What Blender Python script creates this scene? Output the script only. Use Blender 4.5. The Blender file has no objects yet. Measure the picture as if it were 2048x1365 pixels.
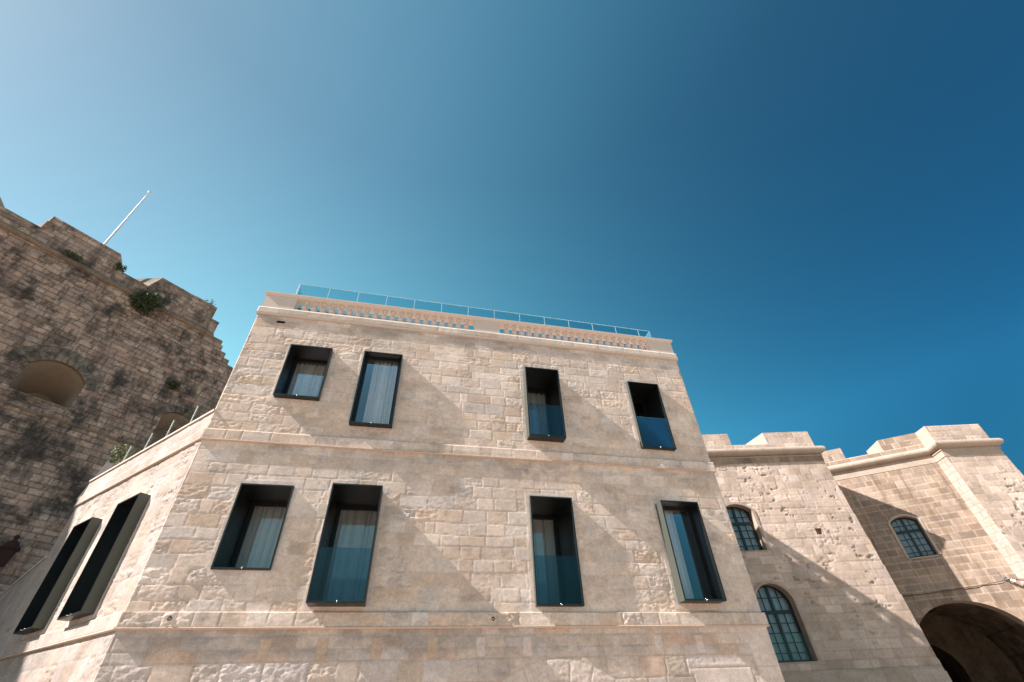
import bpy, math, random
import numpy as np
from math import radians, sin, cos, tan, pi, sqrt, atan2

# ------------------------------------------------------------------ camera
S = bpy.context.scene
PITCH, ROLL, FPX = radians(40.067), radians(2.560), 907.92
cam_d = bpy.data.cameras.new("camera"); cam = bpy.data.objects.new("camera", cam_d)
S.collection.objects.link(cam); S.camera = cam
EYE = 1.6
cp, sp, cr, sr = cos(PITCH), sin(PITCH), cos(ROLL), sin(ROLL)
right0 = np.array([1., 0, 0]); fwd = np.array([0, cp, sp]); down0 = np.array([0, sp, -cp])
rgt = cr*right0 + sr*down0; dwn = -sr*right0 + cr*down0
from mathutils import Matrix, Vector
m = Matrix.Identity(4)
for i in range(3):
    m[i][0] = rgt[i]; m[i][1] = -dwn[i]; m[i][2] = -fwd[i]
m[0][3], m[1][3], m[2][3] = 0, 0, EYE
cam.matrix_world = m
cam_d.sensor_width = 36; cam_d.sensor_fit = 'HORIZONTAL'
cam_d.lens = FPX*36/2048
cam_d.clip_start = 0.05; cam_d.clip_end = 3000

# ------------------------------------------------------------------ light
SUN_EL = radians(41.9); SUN_AZ = radians(199.0)       # direction the light comes from, maths angle
sd = Vector((cos(SUN_EL)*cos(SUN_AZ), cos(SUN_EL)*sin(SUN_AZ), sin(SUN_EL)))
W = bpy.data.worlds.new("World"); S.world = W; W.use_nodes = True
nt = W.node_tree; nt.nodes.clear()
wo = nt.nodes.new('ShaderNodeOutputWorld'); bg = nt.nodes.new('ShaderNodeBackground')
sky = nt.nodes.new('ShaderNodeTexSky'); sky.sky_type = 'NISHITA'; sky.sun_disc = False
sky.sun_elevation = SUN_EL; sky.sun_rotation = pi/2 - SUN_AZ
sky.air_density = 1.0; sky.dust_density = 0.6; sky.ozone_density = 2.5; sky.altitude = 50
bg.inputs['Strength'].default_value = 0.105
# clear polarised-looking sky: deeper blue away from the sun's side and towards the zenith (function of world direction only)
_tc = nt.nodes.new('ShaderNodeTexCoord')
def _m(op, a, b=None, c=None):
    n = nt.nodes.new('ShaderNodeMath'); n.operation = op
    for i, v in enumerate((a, b, c)):
        if v is None: continue
        if isinstance(v, (int, float)): n.inputs[i].default_value = v
        else: nt.links.new(v, n.inputs[i])
    return n.outputs[0]
_sx = nt.nodes.new('ShaderNodeSeparateXYZ'); nt.links.new(_tc.outputs['Generated'], _sx.inputs[0])
_dh = _m('ADD', _m('MULTIPLY', _sx.outputs[0], -.9515), _m('MULTIPLY', _sx.outputs[1], -.3076))
_dh = _m('MAXIMUM', _m('MINIMUM', _dh, .66), -.86); _z = _m('MINIMUM', _m('MAXIMUM', _sx.outputs[2], .40), .86); _d2 = _m('MULTIPLY', _dh, _dh)
_cmb = nt.nodes.new('ShaderNodeCombineColor')
for _i, (_a, _b, _c, _e) in enumerate(((-.86, 1.36, -1.38, -2.08), (-.02, .48, -1.80, -1.84), (-.60, .27, -1.38, -1.29))):
    _t = _m('MULTIPLY_ADD', _dh, _b, _a + 1.61); _t = _m('MULTIPLY_ADD', _z, _c, _t); _t = _m('MULTIPLY_ADD', _d2, _e, _t)
    nt.links.new(_m('EXPONENT', _t), _cmb.inputs[_i])
_mx = nt.nodes.new('ShaderNodeMix'); _mx.data_type = 'RGBA'; _mx.blend_type = 'MULTIPLY'; _mx.inputs['Factor'].default_value = 1
_bk = nt.nodes.new('ShaderNodeMapRange'); _bk.inputs['From Min'].default_value = .12; _bk.inputs['From Max'].default_value = -.35; nt.links.new(_sx.outputs[1], _bk.inputs['Value'])
_m2 = nt.nodes.new('ShaderNodeMix'); _m2.data_type = 'RGBA'; _m2.blend_type = 'MULTIPLY'; nt.links.new(_bk.outputs[0], _m2.inputs['Factor'])
nt.links.new(_cmb.outputs[0], _m2.inputs[6]); _m2.inputs[7].default_value = (1.0, .78, .84, 1)  # unseen sky behind the camera tinted warmer, added to shift the ambient light
nt.links.new(sky.outputs[0], _mx.inputs[6]); nt.links.new(_m2.outputs[2], _mx.inputs[7])
_lo = nt.nodes.new('ShaderNodeMapRange'); _lo.inputs['From Max'].default_value = .42; _lo.inputs['To Min'].default_value = .12; nt.links.new(_sx.outputs[2], _lo.inputs['Value'])  # low sky dimmed to lessen the ambient light
nt.links.new(_m('MULTIPLY', _lo.outputs[0], .091), bg.inputs['Strength'])
nt.links.new(_mx.outputs[2], bg.inputs[0]); nt.links.new(bg.outputs[0], wo.inputs[0])
sl = bpy.data.lights.new("sun", 'SUN'); sun = bpy.data.objects.new("sun", sl); S.collection.objects.link(sun)
sl.energy = 5.0; sl.angle = radians(0.55); sl.color = (1.0, 0.94, 0.90)
sun.rotation_euler = sd.to_track_quat('Z', 'Y').to_euler(); sun.location = (-30, -10, 40)
S.view_settings.view_transform = 'Standard'; S.view_settings.look = 'None'
S.view_settings.exposure = 1.10; S.view_settings.gamma = 1.0
S.view_settings.use_curve_mapping = False
try:
    S.cycles.max_bounces = 10; S.cycles.diffuse_bounces = 4; S.cycles.transparent_max_bounces = 24
except Exception: pass

# ------------------------------------------------------------------ helpers
COL = S.collection
def link(o, parent=None):
    COL.objects.link(o)
    if parent is not None: o.parent = parent
    return o
def tag(o, label=None, cat=None, group=None, kind=None):
    if label: o['label'] = label
    if cat: o['category'] = cat
    if group: o['group'] = group
    if kind: o['kind'] = kind
    return o
def empty(name, loc=(0, 0, 0)):
    o = bpy.data.objects.new(name, None); o.empty_display_size = .3; COL.objects.link(o)
    o.location = loc; return o
def inv(parent, o):
    o.matrix_parent_inverse = Matrix.Translation(parent.location).inverted(); return o
def mesh_obj(name, verts, faces, mat, parent=None, smooth=False, col=None):
    me = bpy.data.meshes.new(name)
    if isinstance(faces, np.ndarray):
        nv = len(verts); nf = len(faces)
        me.vertices.add(nv); me.vertices.foreach_set('co', np.asarray(verts, np.float32).ravel())
        k = faces.shape[1]
        me.loops.add(nf*k); me.loops.foreach_set('vertex_index', faces.astype(np.int32).ravel())
        me.polygons.add(nf)
        me.polygons.foreach_set('loop_start', np.arange(0, nf*k, k, dtype=np.int32))
        me.polygons.foreach_set('loop_total', np.full(nf, k, np.int32))
        me.update(calc_edges=True)
    else:
        me.from_pydata([tuple(map(float, v)) for v in verts], [], faces); me.update()
    if smooth: me.polygons.foreach_set('use_smooth', np.ones(len(me.polygons), bool))
    if col is not None:
        at = me.color_attributes.new('Col', 'FLOAT_COLOR', 'POINT')
        at.data.foreach_set('color', np.asarray(col, np.float32).ravel())
    me.materials.append(mat); me.validate()
    o = bpy.data.objects.new(name, me); COL.objects.link(o)
    if parent is not None:
        o.parent = parent
        if parent.type == 'EMPTY': o.matrix_parent_inverse = Matrix.Translation(parent.location).inverted()
    return o

class Fr:
    """wall frame: s along the wall, d outwards, z up (metres above eye level; ground at -1.6)"""
    def __init__(f, ox, oy, yaw_deg, batter=0, zref=0):
        a = radians(yaw_deg); f.u = np.array([cos(a), sin(a), 0]); f.n = np.array([sin(a), -cos(a), 0])
        f.o = np.array([ox, oy, EYE]); f.b = batter; f.zr = zref
    def P(f, s, d, z):
        s, d, z = np.broadcast_arrays(np.asarray(s, float), np.asarray(d, float), np.asarray(z, float))
        dd = d + f.b*(f.zr - z)
        return f.o + s[..., None]*f.u + dd[..., None]*f.n + z[..., None]*np.array([0, 0, 1.])

class MB:
    def __init__(b): b.v = []; b.f = []
    def add(b, vs, fs):
        k = len(b.v); b.v += [tuple(map(float, p)) for p in vs]; b.f += [tuple(i+k for i in q) for q in fs]
    def box(b, F, s0, s1, d0, d1, z0, z1):
        c = [F.P(s, d, z) for z in (z0, z1) for d in (d0, d1) for s in (s0, s1)]
        b.add(c, [(0, 1, 3, 2), (4, 6, 7, 5), (0, 4, 5, 1), (2, 3, 7, 6), (0, 2, 6, 4), (1, 5, 7, 3)])
    def prism(b, F, poly, d0, d1):
        """poly in (s,z), extruded from d0 (back) to d1 (front)"""
        n = len(poly)
        c = [F.P(s, d0, z) for s, z in poly] + [F.P(s, d1, z) for s, z in poly]
        b.add(c, [tuple(range(n)), tuple(range(2*n-1, n-1, -1))] + [(i, i+n, (i+1) % n+n, (i+1) % n) for i in range(n)])
    def plan(b, F, poly, z0, z1):
        """poly in (s,d), extruded up"""
        n = len(poly)
        c = [F.P(s, d, z0) for s, d in poly] + [F.P(s, d, z1) for s, d in poly]
        b.add(c, [tuple(range(n)), tuple(range(2*n-1, n-1, -1))] + [(i, i+n, (i+1) % n+n, (i+1) % n) for i in range(n)])
    def tube(b, pts, r, n=8):
        pts = [np.array(p, float) for p in pts]; rings = []
        for i, p in enumerate(pts):
            t = pts[min(i+1, len(pts)-1)]-pts[max(i-1, 0)]; t /= np.linalg.norm(t)+1e-9
            a = np.cross(t, [0, 0, 1.]);
            if np.linalg.norm(a) < .1: a = np.cross(t, [1., 0, 0])
            a /= np.linalg.norm(a); c = np.cross(t, a)
            rr = r[i] if hasattr(r, '__len__') else r
            rings.append([p+rr*(cos(q)*a+sin(q)*c) for q in np.linspace(0, 2*pi, n, endpoint=False)])
        vs = [v for R in rings for v in R]; fs = []
        for i in range(len(pts)-1):
            for j in range(n): fs.append((i*n+j, i*n+(j+1) % n, (i+1)*n+(j+1) % n, (i+1)*n+j))
        fs += [tuple(range(n-1, -1, -1)), tuple(range((len(pts)-1)*n, len(pts)*n))]
        b.add(vs, fs)
    def lathe(b, c, prof, n=12):
        c = np.array(c, float); vs = []; fs = []
        for r, z in prof:
            for q in range(n): vs.append(c+np.array([r*cos(2*pi*q/n), r*sin(2*pi*q/n), z]))
        for i in range(len(prof)-1):
            for j in range(n): fs.append((i*n+j, i*n+(j+1) % n, (i+1)*n+(j+1) % n, (i+1)*n+j))
        fs += [tuple(range(n-1, -1, -1)), tuple(range((len(prof)-1)*n, len(prof)*n))]
        b.add(vs, fs)
    def sweep(b, path, prof, closed_prof=True):
        """path: plan points (x,y), outward side on the RIGHT of travel; prof: (d, z) points"""
        path = [np.array(p, float) for p in path]; n = len(path); k = len(prof); vs = []
        for i in range(n):
            def nr(a, c):
                t = c-a; t /= np.linalg.norm(t); return np.array([t[1], -t[0]])
            if i == 0: m_ = nr(path[0], path[1])
            elif i == n-1: m_ = nr(path[-2], path[-1])
            else:
                a, c = nr(path[i-1], path[i]), nr(path[i], path[i+1]); m_ = (a+c)/(1+a@c)
            for d, z in prof:
                q = path[i]+m_*d; vs.append((q[0], q[1], z+EYE))
        fs = []
        for i in range(n-1):
            for j in range(k if closed_prof else k-1):
                j2 = (j+1) % k; fs.append((i*k+j, (i+1)*k+j, (i+1)*k+j2, i*k+j2))
        if closed_prof: fs += [tuple(range(k)), tuple(range(n*k-1, (n-1)*k-1, -1))]
        b.add(vs, fs)
    def build(b, name, mat, parent=None, smooth=False, bevel=0):
        o = mesh_obj(name, b.v, b.f, mat, parent, smooth)
        import bmesh
        bm = bmesh.new(); bm.from_mesh(o.data); bmesh.ops.recalc_face_normals(bm, faces=bm.faces); bm.to_mesh(o.data); bm.free()
        if bevel:
            md = o.modifiers.new('bevel', 'BEVEL'); md.width = bevel; md.segments = 2; md.limit_method = 'ANGLE'
        return o

# numpy value noise
def _h(ix, iy, seed):
    h = (ix.astype(np.int64)*374761393 + iy.astype(np.int64)*668265263 + seed*974711) & 0xffffffff
    h = ((h ^ (h >> 13))*1274126177) & 0xffffffff
    h = (h ^ (h >> 16)) & 0xffffffff
    return h/4294967295.0
def vn(x, y, seed=0):
    ix = np.floor(x); iy = np.floor(y); fx = x-ix; fy = y-iy
    fx = fx*fx*(3-2*fx); fy = fy*fy*(3-2*fy)
    a = _h(ix, iy, seed); b = _h(ix+1, iy, seed); c = _h(ix, iy+1, seed); d = _h(ix+1, iy+1, seed)
    return (a*(1-fx)+b*fx)*(1-fy)+(c*(1-fx)+d*fx)*fy-.5
def fbm(x, y, seed=0, o=4):
    r = 0; a = 1.
    for i in range(o): r = r+a*vn(x*2**i, y*2**i, seed+i*17); a *= .55
    return r
def sstep(a, b, x):
    t = np.clip((x-a)/(b-a), 0, 1); return t*t*(3-2*t)

# ------------------------------------------------------------------ materials
def N(nt, t, **k):
    n = nt.nodes.new(t)
    for a, v in k.items(): setattr(n, a, v)
    return n
def mat_base(name):
    M = bpy.data.materials.new(name); M.use_nodes = True; nt = M.node_tree
    return M, nt, nt.nodes['Principled BSDF']
def stone_mat(name, attr=True, base=(.5, .42, .34), rough=.9, stain=.35, stain_col=(.16, .12, .09), streak=0., grain=.25, bump=.25, lichen=0., lichen_col=(.05, .045, .04), sc=1.0, big_stain=1.0):
    M, nt, P = mat_base(name); L = nt.links.new
    P.inputs['Roughness'].default_value = rough; P.inputs['Specular IOR Level'].default_value = .15
    tc = N(nt, 'ShaderNodeTexCoord')
    if attr:
        c = N(nt, 'ShaderNodeAttribute', attribute_name='Col').outputs['Color']
    else:
        r_ = N(nt, 'ShaderNodeRGB'); r_.outputs[0].default_value = (*base, 1); c = r_.outputs[0]
    def noise(scale, detail=5, rough_=.6, mp=None):
        n = N(nt, 'ShaderNodeTexNoise'); n.inputs['Scale'].default_value = scale; n.inputs['Detail'].default_value = detail
        n.inputs['Roughness'].default_value = rough_
        if mp:
            mm = N(nt, 'ShaderNodeMapping'); mm.inputs['Scale'].default_value = mp; L(tc.outputs['Object'], mm.inputs[0]); L(mm.outputs[0], n.inputs['Vector'])
        else: L(tc.outputs['Object'], n.inputs['Vector'])
        return n.outputs['Fac']
    def ramp(x, a, b, lo=0., hi=1.):
        r = N(nt, 'ShaderNodeMapRange'); r.inputs['From Min'].default_value = a; r.inputs['From Max'].default_value = b
        r.inputs['To Min'].default_value = lo; r.inputs['To Max'].default_value = hi; L(x, r.inputs['Value']); return r.outputs[0]
    def mix(c, fac, col, mode='MIX'):
        m_ = N(nt, 'ShaderNodeMix', data_type='RGBA', blend_type=mode); L(fac, m_.inputs['Factor']); L(c, m_.inputs[6])
        if isinstance(col, tuple): m_.inputs[7].default_value = (*col, 1)
        else: L(col, m_.inputs[7])
        return m_.outputs[2]
    # fine grain
    g = noise(38*sc, 6, .7); gm = ramp(g, .3, .7, 1-grain, 1+grain)
    g2_ = ramp(noise(11*sc, 6, .7), .32, .68, 1-grain*.9, 1+grain*.7); mm_ = N(nt, 'ShaderNodeMath', operation='MULTIPLY'); L(gm, mm_.inputs[0]); L(g2_, mm_.inputs[1])
    hsv = N(nt, 'ShaderNodeHueSaturation'); L(c, hsv.inputs['Color']); L(mm_.outputs[0], hsv.inputs['Value']); c = hsv.outputs[0]
    c = mix(c, ramp(noise(1.1*sc, 9, .75), .50, .72, 0, stain*big_stain), stain_col)
    c = mix(c, ramp(noise(4.3*sc, 7, .7), .56, .75, 0, stain*.8), (stain_col[0]*1.6, stain_col[1]*1.5, stain_col[2]*1.4))
    if streak: c = mix(c, ramp(noise(1.0, 6, .65, (5, 5, .35)), .50, .70, 0, streak), stain_col)
    if lichen:
        c = mix(c, ramp(noise(.55, 9, .72), .48, .62, 0, lichen), lichen_col)
        c = mix(c, ramp(noise(1.0, 8, .7, (1.6, 1.6, .35)), .50, .66, 0, lichen*.8), lichen_col)
        c = mix(c, ramp(noise(7, 8, .75), .56, .70, 0, lichen*.9), lichen_col)
    L(c, P.inputs['Base Color'])
    bp = N(nt, 'ShaderNodeBump'); bp.inputs['Strength'].default_value = bump; bp.inputs['Distance'].default_value = .012
    L(noise(60*sc, 8, .75), bp.inputs['Height']); L(bp.outputs[0], P.inputs['Normal'])
    return M
M_FAC = stone_mat('facade_stone', stain=.40, stain_col=(.30, .235, .20), grain=.17, bump=.25, big_stain=.35)
M_TOW = stone_mat('tower_stone', stain=.25, stain_col=(.24, .17, .11), grain=.14, bump=.25)
M_GATE = stone_mat('gate_stone', stain=.3, stain_col=(.15, .10, .06), streak=.75, grain=.12, bump=.2)
M_FORT = stone_mat('fort_stone', stain=.5, stain_col=(.10, .08, .065), grain=.3, bump=.6, lichen=.88)
M_DRESS = stone_mat('dressed_limestone', False, (.71, .595, .52), stain=.12, stain_col=(.35, .28, .22), grain=.06, bump=.05)
M_ORANGE = stone_mat('moulding_limestone', False, (.60, .48, .40), stain=.25, stain_col=(.30, .20, .13), grain=.1, bump=.1)
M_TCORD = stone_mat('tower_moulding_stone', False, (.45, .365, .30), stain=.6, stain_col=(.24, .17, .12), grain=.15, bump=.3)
M_FCORD = stone_mat('fort_moulding_stone', False, (.30, .235, .17), stain=.5, stain_col=(.10, .075, .05), grain=.25, bump=.6, lichen=.5)
M_PLAST = stone_mat('vault_plaster', False, (.36, .29, .22), stain=.4, stain_col=(.2, .14, .09), grain=.1, bump=.15, sc=.5)
M_VAULT = stone_mat('passage_stone', stain=.5, stain_col=(.10, .08, .06), grain=.25, bump=.4, lichen=.3)
M_GROUND = stone_mat('paving', False, (.42, .32, .25), stain=.3, grain=.15, bump=.2)

def metal_mat(name, col, rough=.4, metal=.4):
    M, nt, P = mat_base(name); P.inputs['Base Color'].default_value = (*col, 1)
    P.inputs['Metallic'].default_value = metal
    n = N(nt, 'ShaderNodeTexNoise'); n.inputs['Scale'].default_value = 6; n.inputs['Detail'].default_value = 6
    r = N(nt, 'ShaderNodeMapRange'); r.inputs['To Min'].default_value = rough-.08; r.inputs['To Max'].default_value = rough+.12
    nt.links.new(n.outputs[0], r.inputs[0]); nt.links.new(r.outputs[0], P.inputs['Roughness'])
    return M
M_MET = metal_mat('sunlit_box_metal', (.080, .088, .074), .45, .2)  # paler copy for the outer box sides, sunlit tone put into the colour
M_TRIM = metal_mat('dark_metal_trim', (.016, .019, .018), .4, .2)  # unlit copy of the box metal, for rims and shaded sills
M_LINER = metal_mat('shaded_box_liner', (.008, .011, .012), .35, .1)  # near-black copy for the inner box faces, shade put into the colour
M_FRM = metal_mat('black_window_frame', (.012, .013, .014), .4, .1)
M_SASH = metal_mat('blue_black_sash', (.010, .020, .024), .4, .1)
M_STEEL = metal_mat('brushed_steel', (.75, .75, .74), .25, .9)
M_WHITE = metal_mat('white_paint', (.8, .8, .8), .5, 0)
M_RUST = metal_mat('rusty_iron', (.05, .018, .014), .8, .1)
M_CABLE = metal_mat('cable_rubber', (.10, .06, .045), .7, 0)
M_ROOM = metal_mat('dark_room', (.03, .028, .026), .9, 0)
def glass_mat(name, tint, refl=1.0, gcol=(.95, 1, 1)):
    M = bpy.data.materials.new(name); M.use_nodes = True; nt = M.node_tree; nt.nodes.clear(); L = nt.links.new
    o = N(nt, 'ShaderNodeOutputMaterial'); mx = N(nt, 'ShaderNodeMixShader'); fr = N(nt, 'ShaderNodeFresnel'); fr.inputs[0].default_value = 1.52
    mu = N(nt, 'ShaderNodeMath', operation='MULTIPLY', use_clamp=True); mu.inputs[1].default_value = refl; L(fr.outputs[0], mu.inputs[0])
    t = N(nt, 'ShaderNodeBsdfTransparent'); t.inputs[0].default_value = (*tint, 1)
    g = N(nt, 'ShaderNodeBsdfGlossy'); g.inputs['Roughness'].default_value = .004; g.inputs[0].default_value = (*gcol, 1)
    L(mu.outputs[0], mx.inputs[0]); L(t.outputs[0], mx.inputs[1]); L(g.outputs[0], mx.inputs[2]); L(mx.outputs[0], o.inputs[0])
    return M
M_GLASS = glass_mat('window_glass', (.84, .88, .88), 2.7, (.80, .86, .95))
M_BAL = glass_mat('balustrade_glass', (.64, .74, .80), .6, (.8, .88, .95))
M_RAIL = glass_mat('railing_glass', (.70, .87, .90), 1.0)
M_OLD = glass_mat('old_window_glass', (.75, .82, .84), 1.5, (.8, .88, .95))
M_EDGE = metal_mat('glass_edge', (.78, .88, .88), .2, 0)
M_EDGE2 = glass_mat('clear_edge', (.80, .86, .84), .8)
def cloth_mat(name, col):
    M, nt, P = mat_base(name); P.inputs['Base Color'].default_value = (*col, 1); P.inputs['Roughness'].default_value = .9
    return M
M_CURT = cloth_mat('sheer_curtain', (.70, .67, .66))
M_CURT2 = cloth_mat('pale_curtain', (.55, .58, .62))
def leaf_mat(name, a, b):
    M, nt, P = mat_base(name); L = nt.links.new
    g = N(nt, 'ShaderNodeNewGeometry'); mx = N(nt, 'ShaderNodeMix', data_type='RGBA'); L(g.outputs['Random Per Island'], mx.inputs['Factor'])
    mx.inputs[6].default_value = (*a, 1); mx.inputs[7].default_value = (*b, 1); L(mx.outputs[2], P.inputs['Base Color']); P.inputs['Roughness'].default_value = .7
    return M
M_LEAF = leaf_mat('bush_leaves', (.03, .055, .02), (.09, .12, .05))
M_LEAF2 = leaf_mat('terrace_leaves', (.10, .14, .05), (.22, .24, .12))
M_TWIG = metal_mat('dry_twig', (.12, .09, .06), .9, 0)

# ------------------------------------------------------------------ stone wall generator
def stone_wall(name, F, s0, s1, z0, z1, res, parent, mat, seed, courses, lrange=(.35, .75), pal=None, jw=.012, jd=.012,
               rough=.004, off=.004, big=.0, mortar=(.5, .44, .38), holes=(), archs=(), smooth_near=None, mask=None, d=0., skirt=0.03,
               warp=.01, special=None, patch=None, jcol=.7, pits=0., zgrad=None, chip=0.):
    """displaced masonry sheet. holes: rects (s0,s1,z0,z1); archs: (sc, half, zbot, zspring, rise)"""
    rng = np.random.RandomState(seed)
    xs = np.arange(s0, s1+res*.5, res); zs = np.arange(z0, z1+res*.5, res)
    xs[-1] = s1; zs[-1] = z1
    for h in holes:
        for v in h[:2]:
            if s0 < v < s1: xs[np.argmin(abs(xs-v))] = v
        for v in h[2:]:
            if z0 < v < z1: zs[np.argmin(abs(zs-v))] = v
    for a in archs:
        for v in (a[0]-a[1], a[0]+a[1]):
            if s0 < v < s1: xs[np.argmin(abs(xs-v))] = v
        if z0 < a[2] < z1: zs[np.argmin(abs(zs-a[2]))] = a[2]
    Sx, Zx = np.meshgrid(xs, zs)
    nz, nx = Sx.shape
    # courses
    if np.isscalar(courses):
        ce = [z0-.3]
        while ce[-1] < z1+.5: ce.append(ce[-1]+courses*rng.uniform(.86, 1.14))
        ce = np.array(ce)
    else: ce = np.array(courses)
    ws = Sx+warp*2*fbm(Sx*2.2, Zx*2.2, seed+5, 3); wz = Zx+warp*1.6*fbm(Sx*1.6+9, Zx*2.2, seed+6, 3)+warp*.8*vn(Sx*.35, Zx*.1, seed+8)
    row = np.clip(np.searchsorted(ce, wz)-1, 0, len(ce)-2)
    sid = np.zeros_like(row); dl = np.zeros(Sx.shape); wd = np.ones(Sx.shape); base = 0
    for r in range(len(ce)-1):
        m_ = row == r
        h_ = ce[r+1]-ce[r]
        le = [s0-1-rng.uniform(0, .6)]
        while le[-1] < s1+1.5: le.append(le[-1]+rng.uniform(*lrange)*(1 if rng.rand() > .15 else .6))
        le = np.array(le)
        if m_.any():
            k = np.clip(np.searchsorted(le, ws[m_])-1, 0, len(le)-2)
            sid[m_] = base+k; dl[m_] = np.minimum(ws[m_]-le[k], le[k+1]-ws[m_])
        base += len(le)
    dz = np.minimum(wz-ce[row], ce[row+1]-wz)
    e = np.minimum(dl, dz)
    n_ = base+50
    R = lambda k: np.random.RandomState(seed*7+k).rand(n_)
    offs = (R(1)-.5)*2*off; ra = R(2)**2.2; cidx = R(3); val = R(4); tx = (R(5)-.5)*2; tz = (R(6)-.5)*2
    pal = np.array(pal if pal is not None else [(.56, .47, .38)])
    ci = (cidx*len(pal)).astype(int).clip(0, len(pal)-1)
    scol = pal[ci]*(0.90+.2*val)[:, None]
    extra_off = np.zeros(Sx.shape)
    col = scol[sid]; col = col*(1+.06*(R(21)[sid]-.5)[..., None]*np.array([.6, 1., 1.5]))
    rg = ra[sid]
    so = offs[sid]
    if patch is not None:
        rg, so, col = patch(Sx, Zx, rg, so, col)
    ee = e
    if special is not None:
        sp_ = special(Sx, Zx)      # returns list of (mask, edge distance, colour, roughness, offset)
        for mk, ed, cc, rr, oo in sp_:
            col = np.where(mk[..., None], cc, col); rg = np.where(mk, rr, rg); so = np.where(mk, oo, so); ee = np.where(mk, ed, ee)
    if smooth_near is not None:
        for (a, b_, c_, d_, wdt) in smooth_near:
            jit = .05*np.round(4*vn(Zx*3.1, Zx*0+7, seed+40))/4
            q = np.maximum(np.maximum(a-Sx, Sx-b_), np.maximum(c_-Zx, Zx-d_))
            k = q < wdt+jit
            rg = np.where(k, .02, rg); so = np.where(k, .004, so)
            col = np.where(k[..., None], np.array([.73, .615, .54])*(1+.06*vn(Zx*2, Sx*2, seed)[..., None]), col)
            ee = np.where(k, np.minimum(dz*1.2+.004, 1), ee)
    j = 1-sstep(jw*.35, jw*1.3, ee)
    f1 = fbm(Sx*5, Zx*9, seed+11, 4); f2 = fbm(Sx*11, Zx*30, seed+12, 4); f3 = np.abs(fbm(Sx*3.3, Zx*5, seed+13, 4))
    pil = sstep(0, .07, ee)
    f4 = vn(Sx*(.42/res), Zx*(.62/res), seed+14)+.6*vn(Sx*(.9/res)+5, Zx*(.95/res), seed+15)
    H = so+rough*rg*(.65*f1+1.5*f2+.85*f3+.75*f4)*2+rough*rg*(pil-1)*1.2+rough*(.16*f2+.12*f4)
    H = H+big*fbm(Sx*.6, Zx*.6, seed+20, 3)
    H = H-jd*j
    if pits:
        pm = sstep(.30, .42, fbm(Sx*4.2, Zx*7.5, seed+31, 4))*sstep(.0, .22, fbm(Sx*.55, Zx*.55, seed+32, 3)); H = H-pits*pm
        col = col*(1-.35*pm[..., None])
    if chip:
        cm = (R(9)[sid] > 1-chip) & (ee > 0); H = H-np.where(cm, .05+.03*f1, 0); col = np.where(cm[..., None], col*.8, col)
    ed = np.minimum(np.minimum(Sx-s0, s1-Sx), np.minimum(Zx-z0, z1-Zx)); H = H*sstep(0, res*1.6, ed)+.0
    mc = np.array(mortar)
    col = col*(1-(j*jcol)[..., None])+mc*(j*jcol)[..., None]
    col = col*(1+.22*fbm(Sx*1.7, Zx*1.7, seed+50, 4)[..., None])*(1+.10*f1[..., None])
    if zgrad is not None: col = zgrad(Sx, Zx, col)
    # faces
    fc = (Sx[:-1, :-1]+Sx[1:, 1:])/2; fz = (Zx[:-1, :-1]+Zx[1:, 1:])/2
    keep = np.ones(fc.shape, bool)
    for h in holes: keep &= ~((fc > h[0]) & (fc < h[1]) & (fz > h[2]) & (fz < h[3]))
    Sv, Zv = Sx.copy(), Zx.copy()
    def arc_r(a):                                  # circle of the arch head
        sc, hw, zb, zs_, rise = a; Rr = (hw*hw+rise*rise)/(2*rise); return Rr, zs_+rise-Rr
    for a in archs:
        Rr, zc = arc_r(a)
        inside = (abs(fc-a[0]) < a[1]) & (fz > a[2]) & ((fz < a[3]) | (np.hypot(fc-a[0], fz-zc) < Rr))
        keep &= ~inside
        rr = np.hypot(Sx-a[0], Zx-zc); near = (abs(rr-Rr) < res*.75) & (Zx > a[3]-res) & (abs(Sx-a[0]) < a[1]+res*.5)
        k = np.where(near, Rr/np.maximum(rr, 1e-6), 1)
        Sv = np.where(near, a[0]+(Sx-a[0])*k, Sv); Zv = np.where(near, zc+(Zx-zc)*k, Zv)
    if mask is not None: keep &= mask(fc, fz)
    V = F.P(Sv, d+H, Zv).reshape(-1, 3)
    idx = np.arange(nz*nx).reshape(nz, nx)
    q = np.stack([idx[:-1, :-1], idx[:-1, 1:], idx[1:, 1:], idx[1:, :-1]], -1)[keep]
    C = np.concatenate([col.reshape(-1, 3).clip(.01, .95), np.ones((nz*nx, 1))], 1)
    if skirt:
        # border skirt (outer rectangle) folding back so that the sheet has thickness
        ring = np.concatenate([idx[0, :], idx[1:, -1], idx[-1, -2::-1], idx[-2:0:-1, 0]])
        rs, rz = Sv.ravel()[ring], Zv.ravel()[ring]
        V2 = F.P(rs, d-skirt-.0*rs, rz); k0 = len(V); V = np.concatenate([V, V2]); C = np.concatenate([C, C[ring]])
        a_ = np.arange(len(ring)); b2 = (a_+1) % len(ring)
        if mask is None and not len(archs):
            q = np.concatenate([q, np.stack([ring[a_], k0+a_, k0+b2, ring[b2]], -1)])
        else:
            V = V[:k0]; C = C[:k0]
    used = np.unique(q); mp = -np.ones(len(V), int); mp[used] = np.arange(len(used))
    o = mesh_obj(name, V[used], mp[q], mat, parent, smooth=True, col=C[used])
    return o

def arch_pts(a, n=24):
    sc, hw, zb, zs_, rise = a; Rr = (hw*hw+rise*rise)/(2*rise); zc = zs_+rise-Rr
    t0 = atan2(zs_-zc, hw); t = np.linspace(t0, pi-t0, n)
    return [(sc+Rr*cos(q), zc+Rr*sin(q)) for q in t]
def opening_poly(a, n=24):
    return [(a[0]-a[1], a[2]), (a[0]+a[1], a[2])]+arch_pts(a, n)

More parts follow.
